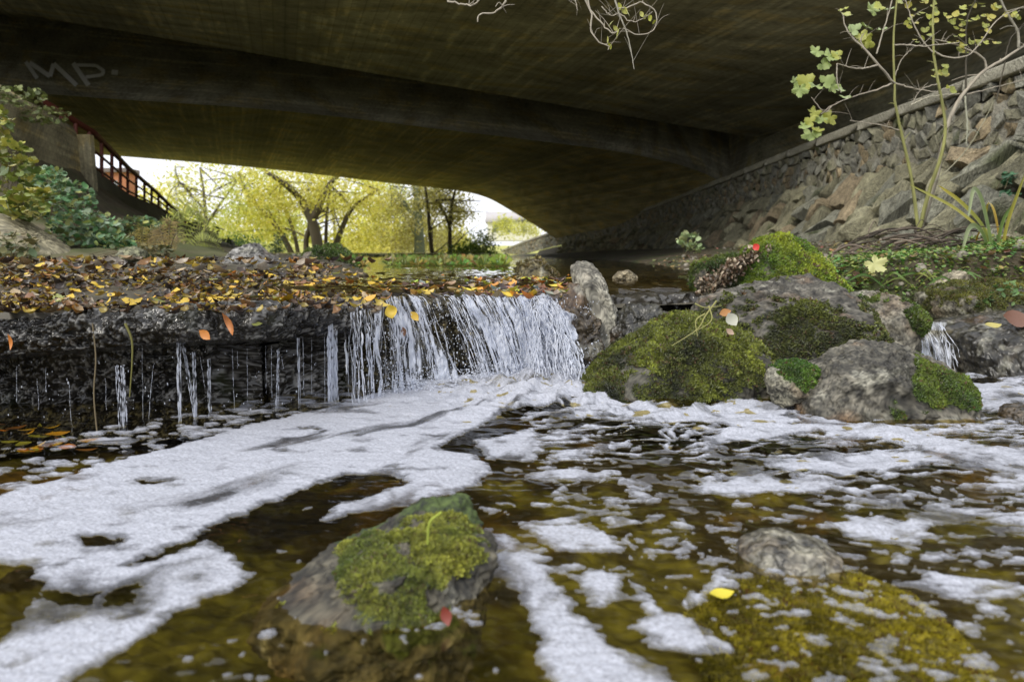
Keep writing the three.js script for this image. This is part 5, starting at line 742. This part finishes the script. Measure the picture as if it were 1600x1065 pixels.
foliage('wall_fern', 'small dark green plant rooted in a joint of the revetment at right', 'plant', [[1575, 275, 14, 8, 5.5, 0.1], [1580, 305, 16, 8, 5.5, 0.1]], 26, 0.07, [[0.03, 0.13, 0.05], [0.05, 0.18, 0.07]], leafGeos.lobed3, 307);
foliage('hedge', 'dark overgrown edge running down to the right below the end of the railing', 'hedge', [[300, 356, 16, 8, 27, 0.6], [325, 368, 16, 7, 29, 0.6], [350, 380, 16, 7, 31, 0.6], [375, 391, 16, 7, 33, 0.6]], 900, 0.16, [[0.03, 0.05, 0.015], [0.07, 0.08, 0.02], [0.06, 0.04, 0.02], [0.05, 0.12, 0.03]], leafGeos.ovate, 308);
// ferns
function fern(label, u, v, d, fronds, colr, seed) {
  const R = rng(seed), base = at(u, v, d), t = thing('fern', label, 'fern', base);
  for (const [eu, ev, rise] of fronds) {
    const s = new Soup(), tip = at(eu, ev, d - 0.2 + R() * 0.3).sub(base), mid = tip.clone().multiplyScalar(0.55).add(V(0, rise, 0)), pts = curve([V(0, 0, 0), mid, tip], 26), L = tip.length() + rise;
    s.tube(pts, (q) => 0.006 * (1.1 - q), 4, () => colr.map((x) => x * 0.6));
    for (let k = 3; k < 26; k++) { const q = k / 26, w = L * 0.17 * sin(PI * Math.pow(q, 0.7)) + 0.01, dir = pts[k + 1 > 26 ? 26 : k + 1].clone().sub(pts[k - 1]).normalize(), side = dir.clone().cross(V(0, 0.5, 1).normalize()).normalize(); for (const sg of [-1, 1]) { const e = pts[k].clone().addScaledVector(side, sg * w).addScaledVector(dir, w * 0.35).add(V(0, -w * 0.2, 0.03 * R())), m = pts[k].clone().lerp(e, 0.45), hw = L * 0.011, br = 0.7 + 0.6 * R(), c = colr.map((x) => x * br); const a = s.vert(pts[k].x, pts[k].y, pts[k].z, c), b = s.vert(m.x + dir.x * hw, m.y + dir.y * hw + 0.004, m.z + dir.z * hw, c), f = s.vert(e.x, e.y, e.z, c), g = s.vert(m.x - dir.x * hw, m.y - dir.y * hw, m.z - dir.z * hw, c); s.quad(a, b, f, g); } }
    mesh('frond', s.geo(), leafMat, t);
  }
}
fern('yellow-green fern with arching fronds at the foot of the left wall', 275, 395, 8, [[348, 378, 0.2], [338, 352, 0.3], [312, 340, 0.35], [285, 348, 0.3], [250, 362, 0.25], [352, 396, 0.15], [310, 400, 0.15]], [0.36, 0.4, 0.07], 321);
fern('fading golden fern left of the arching one', 225, 400, 6.4, [[192, 380, 0.12], [178, 396, 0.1], [252, 374, 0.16], [276, 388, 0.12], [222, 372, 0.18]], [0.44, 0.36, 0.08], 322);
fern('small brownish fern behind the round greenish stone', 262, 403, 5.8, [[225, 385, 0.14], [240, 372, 0.16], [290, 380, 0.14], [275, 366, 0.2]], [0.28, 0.2, 0.05], 323);
// blades: long leaves as ribbons
function blade(s, pts, w, c, tipc = c) {
  const p = curve(pts, 22);
  for (let k = 0; k < 23; k++) { const q = k / 22, d = p[min(22, k + 1)].clone().sub(p[max(0, k - 1)]).normalize(), side = d.clone().cross(V(0.25, 0.15, 1)).normalize().multiplyScalar(w * (0.55 + 0.6 * q) * sqrt(max(0.01, 1 - q * q * q))), cc = mix3(c, tipc, q); const i = s.vert(p[k].x + side.x, p[k].y + side.y, p[k].z + side.z, cc); s.vert(p[k].x, p[k].y, p[k].z - w * 0.35, cc.map((x) => x * 0.85)); s.vert(p[k].x - side.x, p[k].y - side.y, p[k].z - side.z, cc); if (k) { s.quad(i - 3, i, i + 1, i - 2); s.quad(i - 2, i + 1, i + 2, i - 1); } }
}
{
  const t = thing('iris_clump', 'clump of long yellowing iris leaves on the right bank', 'iris', V(0, 0, 0)), Y = [0.62, 0.52, 0.05], G = [0.22, 0.36, 0.08], P = [0.5, 0.58, 0.32], O = [0.5, 0.27, 0.03], D = [0.36, 0.24, 0.08];
  const L = [[[[1562, 428], [1545, 375], [1500, 330], [1422, 288]], Y, [0.45, 0.46, 0.1]], [[[1556, 428], [1540, 360], [1505, 318], [1468, 290]], G, Y], [[[1558, 428], [1546, 360], [1532, 305], [1522, 296], [1514, 338]], G, P], [[[1565, 428], [1562, 372], [1552, 324], [1545, 316], [1540, 345]], O, Y], [[[1566, 428], [1572, 360], [1602, 272]], Y, [0.4, 0.4, 0.06]], [[[1550, 426], [1538, 368], [1524, 352], [1514, 358], [1503, 398]], G, P], [[[1553, 428], [1548, 372], [1538, 356], [1528, 368], [1524, 404]], Y, O], [[[1556, 428], [1560, 380], [1570, 340], [1586, 318]], G, G], [[[1562, 428], [1580, 415], [1598, 432]], D, O], [[[1560, 428], [1584, 425], [1600, 440]], D, D], [[[1552, 428], [1530, 418], [1512, 440]], Y, D], [[[1556, 428], [1542, 410], [1530, 432]], D, O], [[[1560, 428], [1572, 400], [1590, 398], [1600, 410]], O, D], [[[1550, 428], [1520, 420], [1480, 428]], G, Y]];
  L.forEach(([p, a, b], k) => { const s = new Soup(); blade(s, p.map(([u, v], i) => at(u, v, 4.2 - 0.03 * (k % 5) - 0.05 * i * (k % 3 - 1))), 0.013 + 0.003 * (k % 3), a, b); mesh('blade', s.geo(), leafMat, t); });
  const g = thing('long_grass', 'long green grass blades lying over the bank behind the big boulder', 'grass', V(0, 0, 0)), R = rng(331);
  for (let k = 0; k < 34; k++) { const u = lerp(1330, 1500, R()), v = lerp(410, 452, R()), d = lerp(4.2, 3.6, (v - 410) / 42), s = new Soup(), e = 30 + 60 * R(), sg = R() < 0.7 ? -1 : 1; blade(s, [at(u, v + 4, d), at(u + sg * e * 0.5, v - 10 - 8 * R(), d - 0.05), at(u + sg * e, v - 4 * R(), d - 0.1)], 0.004 + 0.004 * R(), mix3([0.1, 0.26, 0.04], [0.35, 0.36, 0.06], R())); mesh('blade', s.geo(), leafMat, g); }
}
{ // heap of dead twigs
  const t = thing('twig_pile', 'heap of dead brown twigs on the right bank at the foot of the shrub', 'twigs', at(1400, 396, 4.5)), R = rng(341), b = at(1400, 396, 4.5);
  for (let k = 0; k < 110; k++) { const u = lerp(1290, 1500, R()), h = sin(clamp((u - 1290) / 210) * PI), v = lerp(416, 400 - 48 * h, R()), a = at(u, v, 4.5 + (R() - 0.5) * 0.5).sub(b), l = 0.12 + 0.3 * R(), th = (R() - 0.5) * 1.1, dz = (R() - 0.5) * 0.4, e = V(a.x + cos(th) * l, a.y + sin(th) * l * 0.5, a.z + dz), m = a.clone().lerp(e, 0.5).add(V(0, 0.06 * R(), 0)), s = new Soup(), c = 0.035 + 0.2 * R() * R(); s.tube(curve([a, m, e], 8), (q) => (0.0035 + 0.003 * (k % 3)) * (1 - 0.6 * q), 5, () => [c * 1.15, c * 0.9, c * 0.68]); mesh('twig', s.geo(), barkMat, t); }
}
{ // shrubs with lobed leaves in front of the right wall
  const STEM = [0.26, 0.26, 0.09], WOOD = [0.36, 0.32, 0.25], R = rng(351);
  const shrub = (name, label, cat, base, stems, leaves, colr, size, geos = [leafGeos.lobed, leafGeos.lobed, leafGeos.lobed3]) => {
    const t = thing(name, label, cat, base);
    for (const [pts, r0, r1, c] of stems) { const s = new Soup(), p = curve(pts.map((q) => at(q[0], q[1], q[2] ?? base.userD).sub(base)), 24); p.forEach((q, i) => { q.x += 0.006 * N(i * 0.5, r0 * 999, pts[0][0]); q.y += 0.006 * N(i * 0.5, 7, pts[0][1]); }); s.tube(p, (q) => lerp(r0, r1, q) * (1 + 0.1 * N(q * 20, 1, 1)), 7, () => { const q = 0.7 + 0.6 * R(); return (c ?? STEM).map((x) => x * q); }); if (pts.length > 2) for (let k = 0; k < 5; k++) { const i = 8 + floor(R() * 16), q = p[i], l = 0.05 + 0.16 * R(), a = V(q.x + (R() - 0.5) * l * 1.6, q.y + l * (R() - 0.2), q.z + (R() - 0.5) * l); s.tube(curve([q, q.clone().lerp(a, 0.5).add(V(0, 0.015 * R(), 0)), a], 6), (w) => r1 * 0.7 * (1 - 0.6 * w), 5, () => (c ?? STEM).map((x) => x * 0.9)); } mesh('branch', s.geo(), barkMat, t); }
    const mats = colr.map((c) => leafMaterial(c, 0.6, 0.4));
    for (const [u, v, sc, d] of leaves) { const m = mesh('leaf', geos[floor(R() * geos.length)], mats[floor(R() * mats.length)], t); m.position.copy(at(u, v, (d ?? base.userD) + (R() - 0.5) * 0.1).sub(base)); m.rotation.set(1.0 + (R() - 0.5) * 1.2, R() * 6.28, (R() - 0.5) * 0.9, 'XYZ'); m.scale.setScalar(size * (sc ?? 1)); }
    return t;
  };
  const B1 = at(1435, 360, 4.9); B1.userD = 4.9;
  const L1 = [[1325, 22, 1], [1318, 14, 0.7], [1295, 88, 1.3], [1278, 80, 1.1], [1310, 86, 1], [1286, 100, 1], [1262, 128, 1.4], [1250, 138, 1.2], [1275, 135, 1.4], [1290, 128, 1.2], [1300, 135, 1], [1312, 140, 0.9], [1325, 152, 1.1], [1242, 128, 0.8], [1270, 176, 1.1], [1282, 184, 1], [1268, 190, 0.9], [1298, 182, 1.2], [1255, 196, 0.9], [1268, 208, 1.4], [1280, 202, 0.9], [1338, 46, 1.0], [1346, 54, 0.9], [1356, 42, 1.0], [1350, 62, 1.1], [1360, 66, 0.9], [1378, 46, 0.8], [1366, 16, 1.2], [1374, 12, 0.9], [1390, 14, 0.8]];
  shrub('fig_leaved_shrub', 'slim sapling with pale lobed leaves reaching left against the dark bridge', 'shrub', B1, [[[[1435, 356, 4.9], [1425, 280, 4.9], [1412, 220, 4.88], [1400, 165, 4.85], [1398, 128, 4.85], [1397, 50, 4.85], [1404, -14, 4.85]], 0.012, 0.005], [[[1398, 130, 4.85], [1372, 100, 4.8], [1353, 78, 4.8], [1332, 58, 4.8], [1322, 43, 4.8], [1317, 22, 4.8]], 0.009, 0.003, WOOD], [[[1372, 102, 4.8], [1340, 107, 4.75], [1308, 99, 4.75]], 0.006, 0.003, WOOD], [[[1308, 99, 4.75], [1309, 130, 4.75], [1315, 145, 4.75]], 0.004, 0.002, WOOD], [[[1353, 78, 4.8], [1345, 62, 4.8], [1350, 52, 4.8]], 0.004, 0.002, WOOD], [[[1398, 128, 4.85], [1376, 138, 4.85], [1337, 150, 4.85], [1300, 165, 4.85], [1283, 178, 4.85]], 0.006, 0.002, WOOD], [[[1300, 166, 4.85], [1290, 175, 4.85], [1268, 152, 4.85]], 0.004, 0.002, WOOD], [[[1400, 130, 4.85], [1428, 138, 4.85], [1465, 144, 4.85]], 0.006, 0.003, WOOD], [[[1370, 84, 4.8], [1380, 50, 4.8], [1392, 10, 4.8], [1396, -10, 4.8]], 0.005, 0.003, WOOD], [[[1398, 70, 4.85], [1420, 70, 4.85], [1440, 72, 4.8], [1500, 66, 4.8]], 0.005, 0.003, WOOD], [[[1398, 120, 4.85], [1410, 92, 4.85], [1428, 74, 4.85]], 0.004, 0.002, WOOD], [[[1410, 205, 4.88], [1380, 196, 4.85], [1328, 188, 4.85]], 0.005, 0.002, WOOD]], L1, [[0.4, 0.5, 0.2], [0.33, 0.42, 0.12], [0.4, 0.42, 0.06]], 0.095);
  const B2 = at(1438, 362, 5.1); B2.userD = 5.1;
  const L2 = []; for (const [u, v] of [[1412, 8], [1430, 20], [1448, 22], [1440, 5], [1470, 18], [1482, 28], [1496, 22], [1508, 35], [1520, 30], [1534, 22], [1548, 28], [1500, 45], [1460, 36], [1436, 62], [1446, 50], [1490, 62], [1508, 72], [1524, 66], [1546, 44], [1566, 24], [1580, 22], [1590, 26], [1468, 112], [1462, 120], [1478, 108], [1484, 140], [1510, 80], [1535, 62], [1555, 70], [1502, 58], [1415, 32], [1425, 38], [1455, 8], [1510, 8], [1530, 6], [1556, 12]]) for (let k = 0; k < 3; k++) L2.push([u + (R() - 0.5) * 16, v + (R() - 0.5) * 10, 0.6 + 0.7 * R()]);
  shrub('multi_stemmed_shrub', 'taller shrub with crossing bare branches and small yellow-green leaves at upper right', 'shrub', B2, [[[[1436, 362, 5.1], [1452, 300, 5.05], [1472, 240, 5], [1478, 195, 5], [1467, 133, 5], [1460, 83, 5], [1458, 30, 5], [1462, -12, 5]], 0.015, 0.005], [[[1437, 362, 5.15], [1462, 285, 5.1], [1480, 200, 5.1], [1503, 150, 5.1], [1542, 108, 5.1], [1570, 92, 5.1], [1610, 64, 5.1]], 0.019, 0.008, WOOD], [[[1593, 75, 5.1], [1590, 48, 5.1], [1575, 22, 5.1], [1560, -8, 5.1]], 0.01, 0.006, [0.3, 0.28, 0.22]], [[[1542, 108, 5.1], [1538, 92, 5.1], [1510, 76, 5.1], [1482, 66, 5.1], [1450, 60, 5.1]], 0.008, 0.003, WOOD], [[[1510, 150, 5.1], [1510, 80, 5.1], [1512, 30, 5.1], [1530, -10, 5.1]], 0.007, 0.003, [0.08, 0.07, 0.05]], [[[1500, 150, 5.1], [1560, 135, 5.1], [1610, 122, 5.1]], 0.005, 0.002, WOOD], [[[1470, 130, 5], [1440, 140, 5], [1424, 165, 5]], 0.004, 0.002, WOOD], [[[1460, 80, 5], [1475, 88, 5], [1510, 88, 5], [1530, 70, 5], [1560, 30, 5], [1600, 10, 5]], 0.006, 0.003, WOOD], [[[1460, 84, 5], [1440, 60, 5], [1425, 30, 5], [1415, 0, 5]], 0.005, 0.003, WOOD], [[[1508, 150, 5.1], [1512, 200, 5.1], [1510, 226, 5.1]], 0.007, 0.004, [0.4, 0.4, 0.3]], [[[1558, 155, 5.1], [1568, 110, 5.1], [1580, 60, 5.1], [1600, 40, 5.1]], 0.005, 0.003, [0.08, 0.07, 0.05]], [[[1455, 290, 5.05], [1510, 235, 5.05], [1556, 155, 5.1]], 0.004, 0.002, [0.3, 0.29, 0.2]], [[[1466, 240, 5], [1478, 205, 5], [1500, 185, 5]], 0.005, 0.002, [0.08, 0.07, 0.05]], [[[1424, 164, 5], [1450, 152, 5], [1500, 146, 5]], 0.005, 0.003, [0.45, 0.42, 0.32]]], L2, [[0.4, 0.42, 0.05], [0.5, 0.45, 0.08], [0.33, 0.36, 0.06]], 0.05, [leafGeos.ovate, leafGeos.broad, leafGeos.lobed3]);
  const B3 = at(955, -40, 2.5); B3.userD = 2.5;
  shrub('hanging_branch', 'tangle of bare twigs with a few yellow leaves hanging in from the top', 'branch', B3, [[[[740, -66], [800, -62], [880, -56], [960, -46], [1040, -110], [1180, -330], [1320, -760]], 0.005, 0.016, WOOD], [[[700, 2], [720, 6], [738, 8], [754, -6], [800, -60]], 0.0035, 0.002, WOOD], [[[747, 34], [750, 22], [772, 20], [786, 8], [796, -12], [830, -60]], 0.0025, 0.0035, WOOD], [[[950, -50], [914, -8], [925, 22], [923, 44], [936, 66], [951, 72], [950, 78]], 0.004, 0.0016, WOOD], [[[930, -30], [918, 2], [942, 39], [960, 52], [966, 48]], 0.0034, 0.0018, WOOD], [[[958, -40], [962, 0], [969, 26], [980, 52], [986, 80], [991, 108]], 0.004, 0.0013, [0.32, 0.3, 0.24]], [[[965, 14], [984, 10], [1004, 4], [1025, 20], [1022, 46], [1000, 54], [973, 44]], 0.0028, 0.0016, WOOD], [[[966, 20], [990, 34], [1012, 24], [1020, 18]], 0.002, 0.0012, WOOD], [[[940, 10], [955, 24], [968, 20]], 0.002, 0.0012, WOOD], [[[895, -20], [900, 4], [903, 16]], 0.0022, 0.0012, WOOD]], [], [[0.4, 0.4, 0.05]], 0.03);
  const hb = scene.children.find((o) => o.name === 'hanging_branch'), lm = [leafMaterial([0.4, 0.42, 0.04]), leafMaterial([0.5, 0.5, 0.12])];
  [[965, 52, 0.03], [950, 62, 0.02], [953, 72, 0.018], [976, 16, 0.026], [968, 10, 0.022], [1003, 22, 0.018], [1016, 28, 0.022], [1008, 26, 0.016], [955, 36, 0.02], [962, 44, 0.018], [1022, 34, 0.016], [981, 20, 0.022]].forEach(([u, v, s], k) => { const m = mesh('leaf', leafGeos.ovate, lm[k % 2], hb); m.position.copy(at(u, v, 2.5).sub(B3)); m.rotation.set(1.2 + R() * 0.6, R() * 3, R() * 2); m.scale.setScalar(s * 1.3); });
}
{ // low green cover on the right bank
  const R = rng(361), list = [], dry = [], g = leafGeos.ovate;
  for (let k = 0; k < 12000; k++) { const d = 3.45 + 3 * R() * R(), u = lerp(1290, 1640, R()), x = (u - 800) / FP * d, y = rightBankY(x, d), m = fbm(x * 2.2, d * 2.2, 5, 3) + 0.35 * sstep(1480, 1340, u) * sstep(4.7, 4, d); if (m < -0.02 && d > 4.0) continue; const s = 0.012 + 0.02 * R(); list.push([placeM(V(x, y + 0.05 * R(), -d), (R() - 0.5) * 1.4, R() * 6.28, (R() - 0.5) * 1.2, s), mix3([0.07, 0.2, 0.03], [0.3, 0.38, 0.05], R()).map((q) => q * (0.6 + 0.6 * R()))]); }
  instanced('ground_cover', leafGeos.ovate, instLeafMat, list, scene, 'small green leaves covering the right bank');
  for (let k = 0; k < 2600; k++) { const d = 3.4 + 8 * R() * R(), x = lerp(0.95, 4.0, R()) + d * 0.03, y = rightBankY(x, d); dry.push([placeM(V(x, y + 0.012 + 0.02 * R(), -d), (R() - 0.5) * 0.9, R() * 6.28, (R() - 0.5) * 0.9, 0.025 + 0.045 * R()), [[0.2, 0.12, 0.05], [0.34, 0.24, 0.1], [0.1, 0.06, 0.03], [0.45, 0.36, 0.14]][floor(R() * 4)].map((q) => q * (0.5 + 0.6 * R()))]); }
  instanced('leaf_litter', g, instLeafMat, dry, scene, 'dry brown leaves scattered over the right bank');
}
{ // grass along the far water's edge
  const R = rng(381), list = []; for (let k = 0; k < 2600; k++) { const d = 7.4 + 26 * R() * R(), u = lerp(385, 795, R()), x = (u - 800) / FP * d; if (abs(u - 590) < 16 && d < 24) continue; const s = 0.04 + 0.08 * R(); list.push([placeM(V(x, 0.37, -d), 0, R() * 6.28, 0, s, s * (0.6 + R()), s), mix3([0.14, 0.26, 0.03], [0.4, 0.42, 0.08], R()).map((q) => q * (0.5 + 0.6 * R()))]); }
  instanced('grass', TUFT, mossMat, list, scene, 'rough grass along the edge of the stream beyond the bar');
}
// ---------------------------------------------------------------- fallen leaves
{
  const R = rng(401), geos = [leafGeos.ovate, leafGeos.broad, leafGeos.lance, leafGeos.ovate, leafGeos.lobed3];
  const kinds = [['yellow', [0.62, 0.42, 0.03]], ['orange', [0.55, 0.2, 0.03]], ['brown', [0.2, 0.09, 0.035]], ['pale tan', [0.5, 0.38, 0.22]], ['olive green', [0.24, 0.26, 0.06]], ['golden', [0.6, 0.34, 0.04]]], mats = kinds.map(([, c]) => leafMaterial(c, 0.42, 0.15));
  const ontoBar = (u, v) => { let y = 0.36, p; for (let k = 0; k < 6; k++) { p = onY(u, v, y); const d = min(-p.z, 7); y = max(barY(p.x, d), 0.335); } return p; };
  const lean = (m, R2, k = 0.5) => m.rotation.set((R2() - 0.5) * k * 2, R2() * 6.28, (R2() - 0.5) * k * 2, 'YXZ');
  const shape = ['oval', 'broad', 'narrow', 'oval', 'lobed']; let made = 0;
  while (made < 285) { // the leaves on the bar and along the lip
    const lip = made > 225, u = lip ? lerp(480, 905, R()) : lerp(-10, 600, Math.pow(R(), 0.85)), v = lip ? lerp(430, 458, R()) : lerp(414, 484 - max(0, u - 150) * 0.02, Math.pow(R(), 0.7)), p = ontoBar(u, v), d = -p.z; if (d > 6.5 || d < 1.9) continue;
    const w = R(), k = w < 0.42 ? 0 : w < 0.58 ? 5 : w < 0.68 ? 1 : w < 0.78 ? 2 : w < 0.9 ? 3 : 4, gi = floor(R() * geos.length), m = mesh('fallen_leaf', geos[gi], mats[k]);
    m.position.copy(p).add(V(0, 0.009 + 0.01 * R(), 0)); lean(m, R, lip ? 0.25 : 0.5); const sz = 0.03 + 0.036 * R(); m.scale.setScalar(sz);
    const gname = shape[gi], where = lip ? (u < 600 ? 'left end of the falls lip' : u < 720 ? 'lip below the twin trunks' : u < 820 ? 'lip above the middle falls' : 'lip beside the jet') : u < 120 ? 'far left of the bar' : u < 240 ? 'bar above the straw-coloured root' : u < 345 ? 'bar above two orange leaves' : u < 470 ? 'bar before the angular grey rock' : 'bar just left of the falls', row = v > 466 ? 'at the front edge,' : v > 448 ? 'near the front,' : v > 430 ? 'mid-way back,' : 'towards the back,';
    tag(m, `${sz < 0.042 ? 'small' : sz < 0.055 ? 'medium' : 'large'} ${gname} ${kinds[k][0]} leaf ${row} ${where}`, 'leaf', lip ? 'fallen leaves along the lip of the falls' : 'fallen leaves on the bar above the weir'); made++;
  }
  const litter = [], tones = [[0.05, 0.03, 0.018], [0.16, 0.08, 0.03], [0.3, 0.2, 0.09], [0.34, 0.28, 0.2], [0.6, 0.42, 0.05], [0.45, 0.2, 0.03], [0.62, 0.46, 0.06]];
  for (let k = 0; k < 5200; k++) { const u = lerp(-60, 620, R()), v = lerp(406, 490, Math.pow(R(), 0.8)), p = ontoBar(u, v), d = -p.z; if (d > 7.5 || d < 1.88) continue; if (u > 480 && R() < (u - 480) / 140) continue; if (fbm(p.x * 2.6, d * 2.6, 14, 3) + (v < 440 ? 0.16 : 0.02) < (R() - 0.5) * 0.3) continue; const c = tones[floor(Math.pow(R(), 1.35) * tones.length)], b = 0.35 + 0.8 * R() * R(); litter.push([placeM(V(p.x, p.y + 0.004 + 0.012 * R(), p.z), (R() - 0.5) * 1.1, R() * 6.28, (R() - 0.5) * 1.6, 0.016 + 0.036 * R()), c.map((q) => q * b)]); }
  for (let k = 0; k < 500; k++) { const u = lerp(600, 885, R()), v = lerp(432, 460, R()), p = onY(u, v, 0.36), c = tones[floor(R() * tones.length)]; if (-p.z > 6 || R() > 0.35 + 0.9 * fbm(u * 0.02, v * 0.1, 1, 2) + (u > 740 ? 0.3 : 0)) continue; litter.push([placeM(V(p.x, 0.352 + 0.01 * R(), p.z), (R() - 0.5) * 0.6, R() * 6.28, (R() - 0.5) * 0.6, 0.025 + 0.04 * R()), c.map((q) => q * (0.6 + 0.6 * R()))]); }
  for (let k = 0; k < 420; k++) { const t = R(), p = at(lerp(1100, 1190, t) + (R() - 0.5) * 36, lerp(452, 392, t) + (R() - 0.5) * 20, 3.08 + 0.1 * R()); litter.push([placeM(p, R() * 3, R() * 6, R() * 3, 0.014 + 0.02 * R()), [[0.4, 0.32, 0.22], [0.16, 0.1, 0.06], [0.07, 0.05, 0.03]][floor(R() * 3)]]); }
  for (let k = 0; k < 220; k++) { const p = at(lerp(868, 945, R()), lerp(450, 560, R()), 2.9 + 0.12 * R()); litter.push([placeM(p, R() * 3, R() * 6, R() * 3, 0.02 + 0.035 * R()), [[0.3, 0.1, 0.04], [0.16, 0.08, 0.04], [0.07, 0.045, 0.03], [0.4, 0.26, 0.1]][floor(R() * 4)]]); }
  instanced('leaf_litter', tmplGeo(CURLED), phys(WHITE, 0.4, { transmission: 0.15, side: THREE.DoubleSide }), litter, scene, 'wet brown and yellow leaf litter on the bar above the weir');
  for (let k = 0; k < 26; k++) { const pu = lerp(5, 145, R()), pv = lerp(662, 708, R()), gf = floor(R() * 3), p = onY(pu, pv, -0.006), q = [1, 0, 5, 4, 2][floor(R() * 5)], m = mesh('floating_leaf', geos[gf], mats[q]); m.position.copy(p); lean(m, R, 0.12); m.scale.setScalar(0.035 + 0.035 * R()); tag(m, `${shape[gf]} ${kinds[q][0]} leaf ${pu < 50 ? 'at the left end' : pu < 100 ? 'in the middle' : 'at the right end'} of the floating leaf raft, ${pv < 685 ? 'far' : 'near'} side`, 'leaf', 'floating leaves at the left edge of the pool'); }
  const single = (label, geo, c, u, v, d, size, rot, y) => { const m = mesh('fallen_leaf', geo, leafMaterial(c, 0.5, 0.2)); m.position.copy(y === undefined ? at(u, v, d) : onY(u, v, y)); m.rotation.set(...rot); m.scale.setScalar(size); tag(m, label, 'leaf'); };
  single('long orange-brown leaf stuck on the front of the weir lip', leafGeos.lance, [0.5, 0.17, 0.03], 357, 507, 1.92, 0.075, [1.2, 0.5, 0.2]);
  single('small orange leaf stuck on the weir front left of the long one', leafGeos.ovate, [0.55, 0.2, 0.03], 320, 523, 1.9, 0.042, [1.2, 0.9, 0.2]);
  single('yellow-green leaf lying on the edge of the weir lip', leafGeos.ovate, [0.3, 0.32, 0.07], 401, 506, 1.98, 0.034, [0.4, 1.5, 0.1]);
  single('narrow orange leaf hanging on the weir front at far left', leafGeos.lance, [0.55, 0.18, 0.02], 15, 534, 1.84, 0.045, [1.5, 0.1, 0.1]);
  single('yellow leaf caught at the top of the falls, the larger one', leafGeos.broad, [0.66, 0.46, 0.03], 611, 487, 2.42, 0.055, [1.1, 0.3, 0.2]);
  single('yellow leaf caught in the falls right of the larger one', leafGeos.ovate, [0.62, 0.4, 0.04], 648, 494, 2.48, 0.045, [1.2, 0.7, 0.2]);
  single('brown leaf sliding down in the middle of the left falls', leafGeos.ovate, [0.22, 0.11, 0.06], 631, 518, 2.46, 0.036, [1.3, 0.2, 0.4]);
  single('round grey-green leaf on the top of the mossy sloping boulder', leafGeos.broad, [0.44, 0.44, 0.36], 1144, 499, 2.3, 0.05, [1.2, 0.5, 0.1]);
  single('small pinkish leaf just below the round grey-green one', leafGeos.ovate, [0.4, 0.28, 0.2], 1141, 518, 2.28, 0.032, [1.2, 0.9, 0.1]);
  single('dull orange leaf beside the round grey-green one', leafGeos.ovate, [0.5, 0.24, 0.08], 1133, 488, 2.32, 0.045, [0.9, 1.9, 0.4]);
  single('bright red leaf beside the top of the yellow-green hump', leafGeos.broad, [0.6, 0.02, 0.01], 1182, 386, 3.05, 0.036, [1.0, 0.4, 0.7]);
  single('dark red leaf stuck at the waterline of the foreground rock', leafGeos.ovate, [0.2, 0.03, 0.015], 697, 962, 0.86, 0.026, [1.25, 0.3, 0.1]);
  single('yellow leaf floating in the right foreground', leafGeos.ovate, [0.62, 0.52, 0.03], 1128, 927, 1, 0.038, [0.1, 1.7, 0.1], 0.006);
  single('large pale yellow lobed leaf on the bank in front of the twig heap', leafGeos.lobed, [0.5, 0.5, 0.2], 1366, 411, 3.7, 0.12, [0.9, 0.6, 0.2]);
  single('curled brown leaf lying on the broad dark boulder at right', leafGeos.broad, [0.16, 0.07, 0.04], 1590, 498, 2.8, 0.11, [0.5, 1.3, 0.3]);
  single('yellowish leaf lying on the broad dark boulder beside a curled one', leafGeos.ovate, [0.44, 0.38, 0.1], 1552, 508, 2.75, 0.07, [0.35, 1.6, 0.1]);
  const st = thing('dry_stalk', 'yellowish dry plant stalks draped over the mossy sloping boulder', 'stalk', at(1100, 500, 2.32)), b = at(1100, 500, 2.32), cs = [0.24, 0.23, 0.08];
  for (const l of [[[1120, 470], [1102, 494], [1092, 512], [1050, 540]], [[1108, 478], [1112, 500], [1082, 520]], [[1086, 474], [1100, 480], [1128, 478]], [[1102, 490], [1088, 500], [1090, 525]]]) { const s = new Soup(); s.tube(curve(l.map(([u, v]) => at(u, v, 2.3 - (v - 470) * 0.0012).sub(b)), 12), (q) => 0.003 * (1.1 - q * 0.7), 5, () => cs); mesh('stem', s.geo(), barkMat, st); }
  const gs = thing('dry_stalk', 'thin green stem lying over the crest of the foreground rock', 'stalk', at(672, 815, 0.98)), gb = at(672, 815, 0.98), sp = new Soup(); sp.tube(curve([[690, 800], [672, 815], [668, 850]].map(([u, v]) => at(u, v, 0.955).sub(gb)), 10), () => 0.0018, 5, () => [0.3, 0.36, 0.05]); mesh('stem', sp.geo(), barkMat, gs);
  const rt = thing('hanging_root', 'thin straw-coloured root hanging from the weir lip into the pool', 'root', at(146, 515, 1.93)), rb = at(146, 515, 1.93), rp = new Soup(); rp.tube(curve([[144, 505], [149, 560], [146, 615], [152, 685]].map(([u, v], k) => at(u, v, 1.93 - 0.02 * k).sub(rb)), 14), () => 0.0022, 5, () => [0.14, 0.11, 0.06]); mesh('root', rp.geo(), barkMat, rt);
  const r2 = thing('hanging_root', 'greenish root curling down the weir front right of the straw-coloured one', 'root', at(200, 520, 1.95)), r2b = at(200, 520, 1.95), r2p = new Soup(); r2p.tube(curve([[195, 505], [205, 530], [206, 560], [202, 620]].map(([u, v]) => at(u, v, 1.93).sub(r2b)), 14), (t) => 0.004 * (1 - 0.6 * t), 5, () => [0.16, 0.15, 0.04]); mesh('root', r2p.geo(), barkMat, r2);
}
scene.traverse((o) => { if (o.isMesh) { o.castShadow = true; o.receiveShadow = true; } });
renderer.render(scene, camera);
